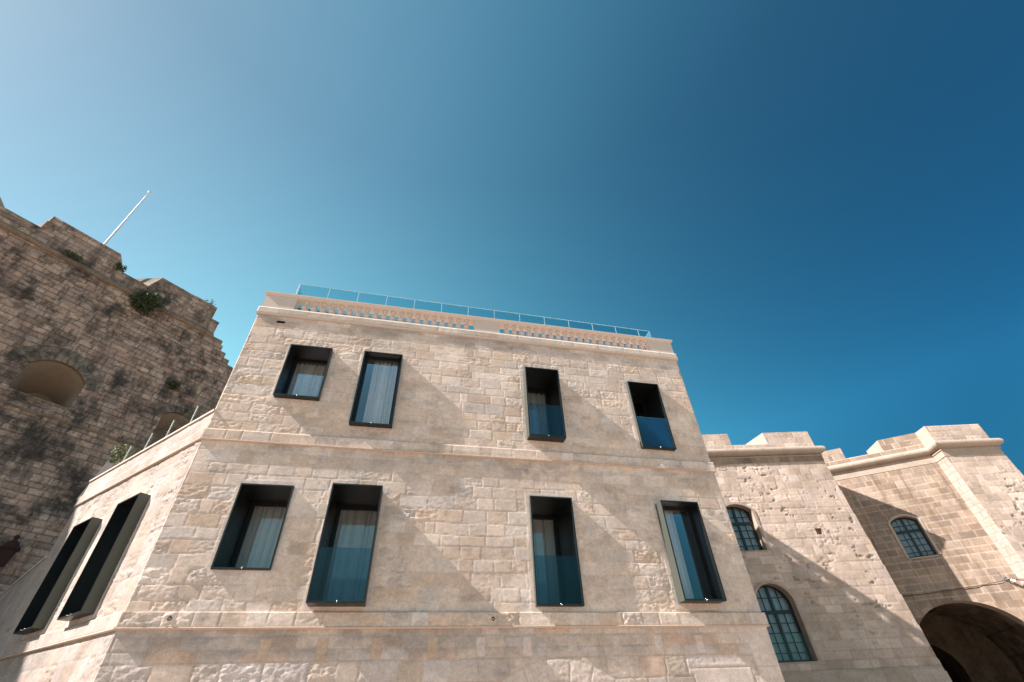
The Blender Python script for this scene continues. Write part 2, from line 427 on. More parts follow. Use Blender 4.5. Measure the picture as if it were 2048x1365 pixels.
# ================================================================== GROUND
g = MB(); g.add([(-400, -400, 0), (400, -400, 0), (400, 400, 0), (-400, 400, 0)], [(0, 1, 2, 3)])
tag(g.build('ground', M_GROUND), kind='structure')

# ================================================================== STONE BUILDING (centre)
YF = 13.83; D = 11.2
uf = np.array([cos(radians(YF)), sin(radians(YF))]); nf = np.array([sin(radians(YF)), -cos(radians(YF))])
FO = -nf*D
FA = Fr(FO[0], FO[1], YF)                       # facade, s = -5.04 .. 8.74
SL, SR = -5.04, 8.74
CL = FO+uf*SL; CR_ = FO+uf*SR
FL = Fr(CL[0], CL[1], -32.5)                    # return wall on the left, s = -7.0 .. 0
FR_ = Fr(CR_[0], CR_[1], YF+90)                 # right flank, s = 0 .. 7.4
ZG = -1.6
ZLOW0, ZLOW1 = 1.60, 1.86
ZMID0, ZMID1 = 5.50, 5.77
ZCOR0, ZCOR1 = 9.655, 9.95
ZTOP = 10.57
bld = empty('stone_building', (float((CL[0]+CR_[0])/2), float((CL[1]+CR_[1])/2), 0))
tag(bld, 'pale three storey limestone building with protruding dark window boxes and a balustraded roof edge', 'building')

PAL_F = [(0.774, 0.625, 0.523), (0.781, 0.639, 0.539), (0.752, 0.596, 0.485), (0.788, 0.647, 0.555), (0.715, 0.549, 0.432), (0.745, 0.633, 0.555), (0.774, 0.610, 0.500), (0.781, 0.639, 0.539), (0.737, 0.601, 0.509), (0.752, 0.580, 0.456)]
# window boxes on the facade: name key, s0, s1, z0, z1, front, recess, kind
WINS = [
    ('W1', -3.811, -2.669, 2.624, 4.434, .055, 1.00), ('W2', -1.773, -.642, 1.964, 4.412, .38, .95),
    ('W3', 3.017, 4.139, 1.975, 4.448, .12, 1.20), ('W4', 6.555, 7.658, 2.057, 4.422, .32, .05),
    ('U1', -3.788, -2.651, 6.803, 8.512, .16, .48), ('U2', -1.757, -.658, 6.138, 8.530, .17, .05),
    ('U3', 3.062, 4.133, 6.093, 8.455, .30, .82), ('U4', 6.542, 7.621, 6.079, 8.423, .13, .86)]
rectsF = [(w[1], w[2], w[3], w[4]) for w in WINS]

def reg_patch(seed, bias=0., lo=.06, east=None):
    def f(Sx, Zx, rg, so, col):
        g_ = fbm(Sx*.33+3, Zx*.33+1, seed, 3)+bias
        if east is not None: g_ = g_+east(Sx, Zx)
        k = sstep(-.15, .30, g_)
        rg = rg*(lo+(1.1-lo)*k)
        gr = np.array([.72, .62, .54]); w_ = (.02+.12*(1-k))[..., None]; col = col*(1-w_)+gr*w_
        # dark weathered area under the middle course
        dk = sstep(1.0, .3, np.hypot((Sx-3.35)/.95, (Zx-5.12)/.42))*sstep(-.45, .25, fbm(Sx*3, Zx*3, seed+4, 4))
        col = col*(1-dk[..., None]*np.array([.42, .44, .40]))
        # old grey run-off dirt under the mouldings
        gd = (sstep(9.15, 9.5, Zx)+sstep(1.05, 1.25, Zx)*(Zx < 1.62)*sstep(3.5, 0, Sx)+.7*sstep(5.0, 5.35, Zx)*(Zx < 5.6))*sstep(-.25, .45, fbm(Sx*1.3, Zx*3.5, seed+6, 5))
        sp = sstep(.30, .50, fbm(Sx*2.2, Zx*3.3, seed+7, 5))*.35
        gd = np.clip(gd*.62+sp, 0, .62)[..., None]; col = col*(1-gd)+np.array([.33, .29, .265])*gd
        return rg, so, col
    return f
eastF = lambda S_, Z_: np.where(S_ < -1, .12, 0)+np.where((Z_ < 5.4) & (S_ > -2), -.05, 0)+np.where(S_ > 7.8, -.3, 0)

ndF = [(w[1], w[2], w[3]-.02, w[4], .10) for w in WINS]
stone_wall('wall', FA, SL, SR, ZLOW1, ZMID0, .022, bld, M_FAC, 11, .285, (.38, .72), PAL_F, jw=.010, jd=.0055, rough=.006, off=.003, big=.004,
           mortar=(.68, .575, .50), holes=rectsF[:4], smooth_near=ndF[:4], patch=reg_patch(3, .06, .20, eastF), warp=.016, jcol=.65)
stone_wall('wall', FA, SL, SR, ZMID1, ZCOR0, .022, bld, M_FAC, 12, .285, (.38, .70), PAL_F, jw=.010, jd=.005, rough=.005, off=.0025, big=.003,
           mortar=(.68, .585, .51), holes=rectsF[4:]+[(-4.45, -4.22, 9.38, 9.46)], smooth_near=ndF[4:], patch=reg_patch(8, .06, .18, eastF), warp=.014, jcol=.6)
# ground floor strip with filled joist sockets and relieving arch
def lowspecial(Sx, Zx):
    out = []
    # relieving arch voussoirs
    ac, az = 3.45, -1.15; r = np.hypot(Sx-ac, Zx-az); th = np.arctan2(Zx-az, Sx-ac)
    k = 13; fr = (th/pi*k) % 1; ed = np.minimum(np.minimum(fr, 1-fr)*pi/k*r, np.minimum(r-1.78, 2.17-r))
    mk = (r > 1.78) & (r < 2.17) & (Sx > 1.9) & (Sx < 5.2) & (Zx < 1.02)
    vi = np.floor(th/pi*k); cc = np.array([.66, .55, .475])*(1+.10*np.sin(vi*12.9)[..., None]); out.append((mk, ed, cc, .25, .003))
    for s_, c_ in [(-2.40, 1), (-1.34, 1), (-.31, 1), (.8, 1), (1.80, 0), (2.80, 0), (3.80, 2), (4.83, 0), (5.84, 0), (6.86, 0)]:
        mk = (abs(Sx-s_) < .10) & (Zx > 1.06) & (Zx < 1.42)
        ed = np.minimum(.10-abs(Sx-s_), np.minimum(Zx-1.06, 1.42-Zx))
        cc = np.array([(.74, .61, .53), (.64, .475, .35), (.64, .53, .45)][c_])
        out.append((mk, ed, np.broadcast_to(cc, Sx.shape+(3,)), .03, .006))
    # smooth repaired panel at the bottom right
    mk = (Sx > 6.55) & (Sx < 8.0) & (Zx < .88) | (Sx > 8.15)
    out.append((mk, np.minimum(np.abs(Sx-8.0), np.abs(Zx-.80)), np.broadcast_to(np.array([.73, .61, .53]), Sx.shape+(3,)), .02, .003))
    return out
stone_wall('wall', FA, SL, SR, ZG, ZLOW0, .024, bld, M_FAC, 13, [-1.7, -1.3, -.9, -.5, -.1, .3, .66, 1.03, 1.23, 1.45, 1.62], (.40, .85),
           [(.68, .565, .495), (.66, .555, .495), (.68, .55, .455), (.66, .53, .43), (.64, .545, .495), (.66, .475, .365)], jw=.013, jd=.007, rough=.0065, off=.003, big=.006,
           mortar=(.50, .40, .33), special=lowspecial, patch=reg_patch(21, .02, .10, lambda S_, Z_: np.where((S_ < .5) & (Z_ < 1.02), .35, -.05)), warp=.016, jcol=.6)
# left return wall
WL = [('A', -5.08, -3.95, 2.0, 4.45, .23, .35), ('B', -2.60, -1.45, 2.0, 4.47, .23, .10)]
rectsL = [(w[1], w[2], w[3], w[4]) for w in WL]
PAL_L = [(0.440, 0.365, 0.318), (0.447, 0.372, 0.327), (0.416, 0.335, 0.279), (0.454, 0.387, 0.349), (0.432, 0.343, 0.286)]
LE = -7.0
stone_wall('wall', FL, LE, 0, ZLOW1, ZMID0, .026, bld, M_FAC, 14, .30, (.4, .75), PAL_L, jw=.009, jd=.006, rough=.010, off=.004, big=.006,
           mortar=(.57, .49, .42), holes=rectsL, smooth_near=[(a, b, c, d_, .10) for a, b, c, d_ in rectsL], patch=reg_patch(31, .12, .15), warp=.014, jcol=.4, pits=.012)
stone_wall('wall', FL, LE, 0, ZMID1, 6.26, .03, bld, M_FAC, 15, .26, (.4, .75), PAL_L, jw=.009, jd=.005, rough=.006, off=.003,
           mortar=(.58, .5, .43), patch=reg_patch(33, .0, .15), jcol=.3)
stone_wall('wall', FL, LE-2, 0, ZG, ZLOW0, .03, bld, M_FAC, 16, .32, (.45, .85), PAL_L, jw=.010, jd=.008, rough=.010, off=.004, big=.006,
           mortar=(.56, .48, .41), patch=reg_patch(35, .1, .15), jcol=.4)
# low wall further left
PL2 = FL.P(LE, 0, 0); FL2 = Fr(PL2[0], PL2[1], -39.5)
stone_wall('wall', FL2, -9, 0, ZG, 4.02, .04, bld, M_FAC, 17, .30, (.4, .75), PAL_L, jw=.010, jd=.008, rough=.009, off=.004, big=.01,
           mortar=(.52, .45, .39), patch=reg_patch(37, .1, .2), jcol=.4)
# right flank
for (za, zb, sd_) in ((ZG, ZLOW0, 18), (ZLOW1, ZMID0, 19), (ZMID1, ZCOR0, 20)):
    stone_wall('wall', FR_, 0, 7.2, za, zb, .05, bld, M_FAC, sd_, .285, (.4, .75), PAL_F, jw=.011, jd=.008, rough=.006, off=.003)

# string courses: one strip of rough stones per course with closed underside
def band(F, s0, s1, z0, z1, d, seed, ro=.006, pal=PAL_F, res=.024, lr=(.35, .8)):
    return stone_wall('string_course', F, s0, s1, z0, z1, res, bld, M_FAC, seed, [z0-.01, z1+.01], lr, pal, jw=.010, jd=.008, rough=ro, off=.004,
                      mortar=(.52, .42, .34), patch=reg_patch(seed, .05, .12), d=d, skirt=.09, warp=.006, jcol=.6)
band(FA, SL-.02, SR+.05, ZLOW0, ZLOW1, .05, 41, .010)
band(FL, LE-2, .02, ZLOW0, ZLOW1, .05, 42, .004, PAL_L)
band(FA, SL-.02, SR+.05, ZMID0, ZMID1, .045, 43, .008)
band(FL, LE, .02, ZMID0, ZMID1, .045, 44, .004, PAL_L)
band(FR_, 0, 7.2, ZLOW0, ZLOW1, .05, 45); band(FR_, 0, 7.2, ZMID0, ZMID1, .045, 46)
PAL_C = [(.60, .52, .45), (.62, .54, .47), (.59, .51, .44)]
# thin rounded lip under each course (orange-toned moulding)
path_low = [FL.P(LE-2, 0, 0)[:2], CL, CR_, FR_.P(7.2, 0, 0)[:2]]
path_mid = [FL.P(LE, 0, 0)[:2], CL, CR_, FR_.P(7.2, 0, 0)[:2]]
path_top = [(CL-nf*(-0)+np.array([-sin(radians(YF)), cos(radians(YF))])*7.2), CL, CR_, FR_.P(7.2, 0, 0)[:2]]
def lip(path, z):
    b = MB(); b.sweep(path, [(-.03, z-.035), (.038, z-.035), (.056, z-.022), (.060, z-.008), (.054, z+.004), (-.03, z+.004)]); return b.build('moulding', M_ORANGE, bld)
lip(path_low, ZLOW0); lip(path_mid, ZMID0)
# cornice and parapet
c = MB(); c.sweep(path_top, [(-.4, ZCOR0+.03), (.0, ZCOR0), (.034, ZCOR0), (.046, ZCOR0+.05), (.046, ZCOR1-.03), (.02, ZCOR1), (-.4, ZCOR1)])
c.build('cornice', M_DRESS, bld)
lipc = MB(); lipc.sweep(path_top, [(-.03, ZCOR0-.03), (.03, ZCOR0-.03), (.040, ZCOR0-.004), (-.03, ZCOR0-.004)]); lipc.build('moulding', M_ORANGE, bld)
stone_wall('cornice_stones', FA, SL-.04, SR+.04, ZCOR0+.052, ZCOR1-.032, .03, bld, M_FAC, 47, [9.6, 10.1], (.55, .95), [(.67, .57, .48), (.69, .59, .50), (.66, .55, .46)], jw=.007, jd=.006, rough=.0012, off=.002, mortar=(.42, .33, .26), d=.049, skirt=.006, warp=.001, jcol=.8)
TH = .28; PO = .012
def parapet(F, length, piers, name='parapet'):
    b = MB()
    b.box(F, piers[0][0], piers[-1][1], -TH+PO, PO, ZCOR1, 9.985)
    for a, c_ in piers: b.box(F, a, c_, -TH+PO, PO, 9.985, 10.445)
    return b.build(name, M_DRESS, bld)
GRP = [(-4.12, 1.50), (2.35, 7.83)]
parapet(FA, 0, [(SL+.01, GRP[0][0]), (GRP[0][1], GRP[1][0]), (GRP[1][1], SR-.01)])
parapet(FR_, 0, [(TH, .75), (6.2, 7.1)])
FLF = Fr(*(path_top[0]), YF-90)                 # left flank of the upper storey, s from back to front
b = MB(); b.box(FLF, 0, 7.2-TH-.01, -TH+PO, PO, ZCOR1, 10.445); b.build('parapet', M_DRESS, bld)
b = MB(); b.box(FLF, 0, 7.19, -.1, -.003, 5.0, ZCOR0); b.build('flank_wall', M_DRESS, bld)
cp_ = MB(); cp_.sweep(path_top, [(-TH-.02, 10.448), (.016, 10.448), (.022, 10.475), (.034, 10.50), (.058, 10.525), (.062, 10.535), (.062, ZTOP), (-TH-.02, ZTOP)])
cp_.build('coping', M_DRESS, bld)
# balusters (shared mesh, one object each)
prof = [(.078, 0), (.078, .035), (.055, .05), (.055, .065), (.090, .11), (.108, .16), (.100, .21), (.066, .27), (.046, .32), (.044, .345), (.064, .358), (.064, .378), (.050, .39), (.078, .40), (.078, .466)]
bm_ = MB(); bm_.lathe((0, 0, 0), prof, 14)
bal0 = None
def balusters(F, a, b_, n):
    global bal0
    st = (b_-a)/(n+1)
    for k in range(1, n+1):
        p = F.P(a+k*st, PO-TH/2+.02, 9.982)
        if bal0 is None: bal0 = bm_.build('baluster', M_DRESS, bld, smooth=True); o = bal0
        else: o = bal0.copy(); COL.objects.link(o)
        o.parent = bld; o.matrix_parent_inverse = Matrix.Translation(bld.location).inverted(); o.location = p
balusters(FA, *GRP[0], 20); balusters(FA, *GRP[1], 20); balusters(FR_, .75, 6.2, 20)
# roofs and core (keeps light out of the rooms)
r = MB(); bk = lambda s, dd: tuple((FO+uf*s-nf*dd))
r.add([(*bk(SL+.05, .25), EYE+9.93), (*bk(SR-.05, .25), EYE+9.93), (*bk(SR-.05, 7.1), EYE+9.93), (*bk(SL+.05, 7.1), EYE+9.93)], [(0, 1, 2, 3)])
r.build('roof_terrace', M_DRESS, bld)
pts = [FL.P(LE, -.3, 0)[:2], FL.P(-.1, -.3, 0)[:2], np.array(bk(SL-.0, 7.1)), FL.P(LE, -7, 0)[:2]]
r = MB(); r.add([(p[0], p[1], EYE+5.75) for p in pts], [(0, 1, 2, 3)]); r.build('terrace', M_DRESS, bld)
# terrace parapet back face + coping on the return wall
b = MB(); b.box(FL, LE, -.02, -.26, -.035, 5.7, 6.255); b.build('parapet', M_DRESS, bld)
b = MB(); b.box(FL, LE-.02, .03, -.28, .035, 6.262, 6.31); b.build('coping', M_DRESS, bld)
b = MB(); b.box(FL2, -9, .0, -.35, .03, 4.03, 4.09); b.build('coping', M_DRESS, bld)
b = MB(); b.box(FL, LE-.0, LE+.3, -3, -.035, ZG, 6.25); b.build('end_wall', M_DRESS, bld)
# floor slabs / back wall behind the facade so the rooms stay dark
b = MB()
b.box(FA, SL+.3, SR-.1, -3.2, -3.1, ZG, 9.9)
b.box(FA, SL+.3, SR-.1, -3.1, -.05, 5.0, 5.3); b.box(FA, SL+.3, SR-.1, -3.1, -.05, ZG+.01, .9)
for s_ in (-4.7, 8.5): b.box(FA, s_, s_+.1, -3.1, -.05, .95, 9.88)
b.build('interior', M_ROOM, bld)

def window_box(F, s0, s1, z0, z1, d, g_, curtain=(0., 1.), bal=True, key=''):
    t = .028
    b = MB()
    b.box(F, s0, s0+t, -g_-.08, d, z0, z1); b.box(F, s1-t, s1, -g_-.08, d, z0, z1)
    b.box(F, s0+t, s1-t, -g_-.08, d-.0015, z1-t, z1)
    w = b.build('window', M_MET, bld)
    b = MB(); b.box(F, s0+t+.0005, s1-t-.0005, -g_-.08, d-.0015, z0, z0+t); b.box(F, s0+.001, s1-.001, -g_-.08, d-.002, z0-.004, z0-.0005); b.build('sill', M_TRIM, w)
    b = MB(); e_ = .006; b.add([F.P(*q) for q in [(s0-.001, d+e_, z0-.001), (s1+.001, d+e_, z0-.001), (s1+.001, d+e_, z1+.001), (s0-.001, d+e_, z1+.001), (s0+t+.004, d+e_, z0+t+.004), (s1-t-.004, d+e_, z0+t+.004), (s1-t-.004, d+e_, z1-t-.004), (s0+t+.004, d+e_, z1-t-.004)]]
        +[F.P(*q) for q in [(s0-.001, d+.0005, z0-.001), (s1+.001, d+.0005, z0-.001), (s1+.001, d+.0005, z1+.001), (s0-.001, d+.0005, z1+.001), (s0+t+.004, d-.02, z0+t+.004), (s1-t-.004, d-.02, z0+t+.004), (s1-t-.004, d-.02, z1-t-.004), (s0+t+.004, d-.02, z1-t-.004)]],
        [(i, (i+1) % 4, 4+(i+1) % 4, 4+i) for i in range(4)]+[(i, 8+i, 8+(i+1) % 4, (i+1) % 4) for i in range(4)]+[(4+i, 4+(i+1) % 4, 12+(i+1) % 4, 12+i) for i in range(4)]); b.build('rim', M_TRIM, w)
    a0, a1, b0, b1 = s0+t, s1-t, z0+t, z1-t
    ln = MB(); q = .004; dl_ = d-.012
    ln.box(F, a0+.001, a0+q, -g_-.079, dl_, b0+.001, b1-.001); ln.box(F, a1-q, a1-.001, -g_-.079, dl_, b0+.001, b1-.001)
    ln.box(F, a0+q+.001, a1-q-.001, -g_-.079, dl_, b1-q, b1-.001); ln.box(F, a0+q+.001, a1-q-.001, -g_-.079, dl_, b0+.001, b0+q)
    ln.build('shade_lining', M_LINER, w)  # black faces added so the box insides read as shaded
    a0 += q; a1 -= q; b0 += q; b1 -= q
    fr = MB(); fw = .040
    for k, (o_, dd) in enumerate(((0, 0), (fw, -.03))):
        x0, x1, y0, y1 = a0+o_, a1-o_, b0+o_, b1-o_; q0, q1 = -g_-.07+dd, -g_-.002+dd
        fr.box(F, x0, x0+fw-.003, q0, q1, y0, y1); fr.box(F, x1-fw+.003, x1, q0, q1, y0, y1)
        fr.box(F, x0+fw-.003, x1-fw+.003, q0, q1, y1-fw+.003, y1); fr.box(F, x0+fw-.003, x1-fw+.003, q0, q1, y0, y0+fw-.003)
    fr.build('frame', M_FRM, w)
    o2 = 2*fw
    p = MB(); p.add([F.P(a0+.05, -g_-.065, b0+.05), F.P(a1-.05, -g_-.065, b0+.05), F.P(a1-.05, -g_-.065, b1-.05), F.P(a0+.05, -g_-.065, b1-.05)], [(0, 1, 2, 3)])
    p.build('pane', M_GLASS, w)
    # curtain
    ca, cb = a0+(a1-a0)*curtain[0], a0+(a1-a0)*curtain[1]
    rng = random.Random(int(s0*100)+int(z0*10)); n = 160; xs = np.linspace(ca, cb, n)
    ph = [rng.uniform(0, 6) for _ in range(4)]
    wv = .042*np.sin(xs*44+ph[0]+1.7*np.sin(xs*6+ph[1]))+.022*np.sin(xs*71+ph[2])+.006*np.sin(xs*150+ph[3])
    zz = np.linspace(b0, b1-.02, 7); vs = []; fs = []
    for i, zv in enumerate(zz):
        k = .75+.35*i/6
        for j in range(n): vs.append(F.P(xs[j], -g_-.19+wv[j]*k, zv))
    for i in range(6):
        for j in range(n-1): fs.append((i*n+j, i*n+j+1, (i+1)*n+j+1, (i+1)*n+j))
    mesh_obj('curtain', vs, fs, M_CURT, w, smooth=True)
    r = MB(); q0, q1 = -g_-1.3, -g_-.085                       # dark room box behind the opening
    for (A, B, C_, D_, E_, G_) in ((a0-.1, a0-.05, q0, q1, b0-.1, b1+.1), (a1+.05, a1+.1, q0, q1, b0-.1, b1+.1), (a0-.05, a1+.05, q0, q1, b1+.05, b1+.1), (a0-.05, a1+.05, q0, q1, b0-.1, b0-.05), (a0-.1, a1+.1, q0-.05, q0, b0-.1, b1+.1)):
        r.box(F, A, B, C_, D_, E_, G_)
    r.build('room', M_ROOM, w)
    if bal:
        g2 = MB(); g2.box(F, a0+.004, a1-.004, d-.045, d-.033, b0+.006, b0+1.02); g2.build('glass_balustrade', M_BAL, w)
    # drain spout with a bright ball tip
    k = MB(); sm = (s0+s1)/2+.02; pc = F.P(sm, d-.02, z0+.035)
    k.tube([F.P(sm, d-.1, z0+.01), F.P(sm, d+.05, z0+.01)], .008, 8)
    k.lathe(pc, [(0.001, -.018), (.013, -.013), (.018, 0), (.013, .013), (.001, .018)], 12)
    k.build('drain_spout', M_STEEL, w, smooth=True)
    return w
CUR = {'W1': (.0, 1), 'W2': (.0, 1), 'W3': (-.05, 1.0), 'W4': (0, .52), 'U1': (0, 1), 'U2': (.24, 1), 'U3': (-.05, 1.0), 'U4': (0, .62)}
for kx, a, b_, c_, d_, dd, gg in WINS:
    window_box(FA, a, b_, c_, d_, dd, gg, CUR[kx], bal=kx in ('W2', 'W3', 'U3', 'U4'))
for kx, a, b_, c_, d_, dd, gg in WL:
    window_box(FL, a, b_, c_, d_, dd, gg, (.6, 1.) if kx == 'B' else (0, .2), bal=False)
# small square vent recess near the top left and iron ring in the lower course
b = MB(); b.box(FA, -4.45, -4.22, -.20, -.15, 9.38, 9.46); b.build('vent', M_FRM, bld)
for s_, z_ in ((-4.2, 1.745), (2.05, 1.73)):
    b = MB(); cpt = FA.P(s_, .065, z_)
    b.tube([cpt+.03*(cos(q)*np.array([*uf, 0])+sin(q)*np.array([0, 0, 1.])) for q in np.linspace(0, 2*pi, 14)], .008, 6)
    b.tube([FA.P(s_, .02, z_+.03), FA.P(s_, .075, z_+.03)], .012, 6); b.build('iron_ring', M_RUST, bld)

# roof glass railing: a channel with separate panes, running slightly off parallel to the facade
rail_step = .948; x0 = -4.37
rb = MB(); rb.add(*([[FA.P(x0, -.45, 10.35), FA.P(8.47, -.63, 10.35), FA.P(8.47, -.70, 10.35), FA.P(x0, -.52, 10.35), FA.P(x0, -.45, 10.47), FA.P(8.47, -.63, 10.47), FA.P(8.47, -.70, 10.47), FA.P(x0, -.52, 10.47)], [(0, 1, 5, 4), (1, 2, 6, 5), (2, 3, 7, 6), (3, 0, 4, 7), (4, 5, 6, 7), (3, 2, 1, 0)]]))
rail = rb.build('glass_railing', M_STEEL, bld)
def ptr(s): return -.45-.18*(s-x0)/(8.47-x0)
def pane_seg(a, b_, F=FA, dfun=ptr, zb=10.38, zt=11.55, par=rail, mat=M_RAIL, edge=True):
    th = .018
    v = [F.P(a, dfun(a), zb), F.P(b_, dfun(b_), zb), F.P(b_, dfun(b_)-th, zb), F.P(a, dfun(a)-th, zb), F.P(a, dfun(a), zt), F.P(b_, dfun(b_), zt), F.P(b_, dfun(b_)-th, zt), F.P(a, dfun(a)-th, zt)]
    o = mesh_obj('glass_pane', v, [(0, 1, 5, 4), (3, 2, 6, 7)], mat, par)
    if not edge: return
    e = MB(); q = .010 if edge is True else .006
    for (s_) in (a,):
        e.add([F.P(s_-q*.5, dfun(s_)+.001, zb), F.P(s_+q*.5, dfun(s_)+.001, zb), F.P(s_+q*.5, dfun(s_)-th, zb), F.P(s_-q*.5, dfun(s_)-th, zb),
               F.P(s_-q*.5, dfun(s_)+.001, zt), F.P(s_+q*.5, dfun(s_)+.001, zt), F.P(s_+q*.5, dfun(s_)-th, zt), F.P(s_-q*.5, dfun(s_)-th, zt)],
              [(0, 1, 5, 4), (1, 2, 6, 5), (2, 3, 7, 6), (3, 0, 4, 7), (4, 5, 6, 7), (3, 2, 1, 0)])
    if edge is True: e.add([F.P(a, dfun(a), zt), F.P(b_, dfun(b_), zt), F.P(b_, dfun(b_)-th, zt), F.P(a, dfun(a)-th, zt), F.P(a, dfun(a), zt+.008), F.P(b_, dfun(b_), zt+.008), F.P(b_, dfun(b_)-th, zt+.008), F.P(a, dfun(a)-th, zt+.008)],
          [(0, 1, 5, 4), (1, 2, 6, 5), (2, 3, 7, 6), (3, 0, 4, 7), (4, 5, 6, 7)])
    e.build('pane_edge', M_EDGE, par)
for k in range(13): pane_seg(x0+k*rail_step+.008, x0+(k+1)*rail_step-.008)
pane_seg(x0+13*rail_step+.008, 8.46)
FRL = Fr(*FA.P(x0-.02, -.45, 0)[:2], YF+90-0)
for k in range(3):
    pane_seg(k*.95+.02, (k+1)*.95, F=FRL, dfun=lambda s: 0)
FRR = Fr(*FA.P(8.48, -.63, 0)[:2], YF+90)
for k in range(1): pane_seg(k*.95+.02, (k+1)*.5, F=FRR, dfun=lambda s: 0)
# terrace glass railing on the return wall
rb = MB(); rb.box(FL, LE+.2, -.05, -.14, -.05, 6.31, 6.36); rail2 = rb.build('glass_railing', M_STEEL, bld)
M_RAIL2 = glass_mat('terrace_glass', (.90, .93, .92), .6)
tp = [-.06, -.22, -1.50, -2.78, -4.02, -5.33]
for a, b_ in ((-1.50, -.22), (-2.78, -1.5), (-4.02, -2.78), (-5.33, -4.02)):
    pane_seg(a+.006, b_-.006, F=FL, dfun=lambda s: -.08, zb=6.33, zt=7.03, par=rail2, mat=M_RAIL2, edge=2)
pane_seg(-.20, -.0, F=FL, dfun=lambda s: -.08, zb=6.33, zt=7.03, par=rail2, mat=M_RAIL)

# ================================================================== TOWER (right of the building)
PAL_T = [(0.564, 0.442, 0.358), (0.526, 0.404, 0.319), (0.599, 0.478, 0.400), (0.477, 0.372, 0.300), (0.588, 0.461, 0.378), (0.526, 0.410, 0.346)]
T1 = Fr(8.7, 19.5, 1.5, .035, 9.26); T1R = 5.13
tower = empty('battlemented_tower', (11.0, 21.0, 0))
tag(tower, 'sunlit stone tower between building and gatehouse with two arched windows', 'tower')
aT1a = (.38, .64, 4.90, 6.50, .26); aT1b = (.58, .70, 1.27, 3.05, .66)
def tow_patch(seed, east):
    def f(Sx, Zx, rg, so, col):
        # upper left = old rough weathered stones; lower / right strip = newer regular ashlar
        k = sstep(.0, .5, east(Sx, Zx)+.5*fbm(Sx*.5, Zx*.5, seed, 3))
        rg = rg*(.12+1.3*k); col = col*(1-.0*k[..., None])+k[..., None]*np.array([.07, .06, .055])
        return rg, so, col
    return f
ST = T1.P(0, 0, 0)
maskT1 = lambda s, z: s < T1R+.035*(9.26-z)
stone_wall('wall', T1, -1.5, T1R+.40, ZG+.02, 8.60, .035, tower, M_TOW, 51, .292, (.36, .62), PAL_T, jw=.013, jd=.008, rough=.0042, off=.003, big=.005,
           mortar=(.40, .31, .24), archs=(aT1a, aT1b), holes=[(3.30, 3.55, 5.42, 5.66)], mask=maskT1, skirt=0,
           patch=tow_patch(5, lambda S_, Z_: np.where((Z_ > 4.6) & (S_ < 3.6+.2*(8-Z_)), .55, -.35)), warp=.007, jcol=.6, pits=.028)
core = MB(); core.prism(T1, [(-1.5, 4.90-.0), (-1.5, ZG), (T1R+.035*(9.26-ZG)-.01, ZG), (T1R+.02, 8.6), (-1.5, 8.6)], -4.0, -1.0); core.build('core', M_TOW, tower)
# right flank of the tower
TC = T1.P(T1R, 0, 0)
fl = MB()
zz = np.linspace(ZG, 9.3, 12); vs = []
for zv in zz:
    s_ = T1R+.035*(9.26-zv); vs += [T1.P(s_, -.001, zv), T1.P(s_, -4, zv)]
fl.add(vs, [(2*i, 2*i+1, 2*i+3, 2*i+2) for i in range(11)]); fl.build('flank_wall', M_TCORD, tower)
PAL_FZ = [(.30, .225, .17), (.34, .26, .195), (.25, .19, .145), (.38, .29, .225)]  # dark palette deepens the cordon's shadow on the frieze, plus dark stains
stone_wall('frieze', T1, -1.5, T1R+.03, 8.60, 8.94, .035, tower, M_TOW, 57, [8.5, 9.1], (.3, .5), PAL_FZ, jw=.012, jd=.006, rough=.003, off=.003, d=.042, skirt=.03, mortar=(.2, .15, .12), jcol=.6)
# frieze + cordon + parapet + merlons
def cordon_prof(z, r=.16):
    p = [(-.3, z-.74), (0.0, z-.74), (.035, z-.72), (.035, z-.46), (.07, z-.44), (.07, z-.40), (.03, z-.38), (.03, z-2*r-.02)]
    p += [(.03+r*.35+r*cos(q), z-r+r*sin(q)) for q in np.linspace(-pi/2, pi/2, 9)]
    p += [(-.02, z), (-.3, z)]
    return p
ct = MB(); pth = [T1.P(-1.5, 0, 9.2)[:2], T1.P(T1R, 0, 9.2)[:2], T1.P(T1R, -4, 9.2)[:2]]
ct.sweep(pth, cordon_prof(9.29)); ct.build('cordon', M_TCORD, tower, smooth=False, bevel=0)
def block_wall(F, s0, s1, z0, z1, seed, parent, d=0, pal=PAL_T, mat=None, rough=.003, mortar=(.60, .50, .40), res=.035, mask=None, thick=.9, name='parapet'):
    stone_wall(name, F, s0, s1, z0, z1, res, parent, mat or M_TOW, seed, .292, (.36, .62), pal, jw=.013, jd=.008, rough=rough, off=.003, mortar=mortar, d=d, skirt=.05, warp=.005, jcol=.55, mask=mask)
block_wall(T1, -1.5, T1R, 9.292, 9.52, 61, tower)
k = MB(); k.box(T1, -1.5, T1R-.005, -1.15, -.03, 9.292, 9.51); k.build('parapet', M_TCORD, tower)
def merlon(F, sf0, sf1, sb0, sb1, z0, z1, parent, seed, pal=PAL_T, mat=None, depth=1.15, capmat=None):
    stone_wall('merlon', F, sf0, sf1, z0, z1, .035, parent, mat or M_TOW, seed, .30, (.36, .62), pal, jw=.013, jd=.008, rough=.003, off=.003, mortar=(.60, .50, .40), skirt=0, warp=.005, jcol=.55)
    k = MB(); k.plan(F, [(sf0+.001, -.004), (sb0, -depth), (sb1, -depth), (sf1-.001, -.004)], z0, z1+.004); k.build('merlon', capmat or M_TCORD, parent)
merlon(T1, -1.0, 1.28, -1.0, 1.55, 9.525, 10.12, tower, 62); merlon(T1, 2.97, T1R-.02, 2.62, T1R-.02, 9.525, 10.12, tower, 63)
k = MB(); k.box(T1, T1R-1.0, T1R-.025, -4.0, -1.16, 9.2, 10.12); k.build('merlon', M_TCORD, tower)
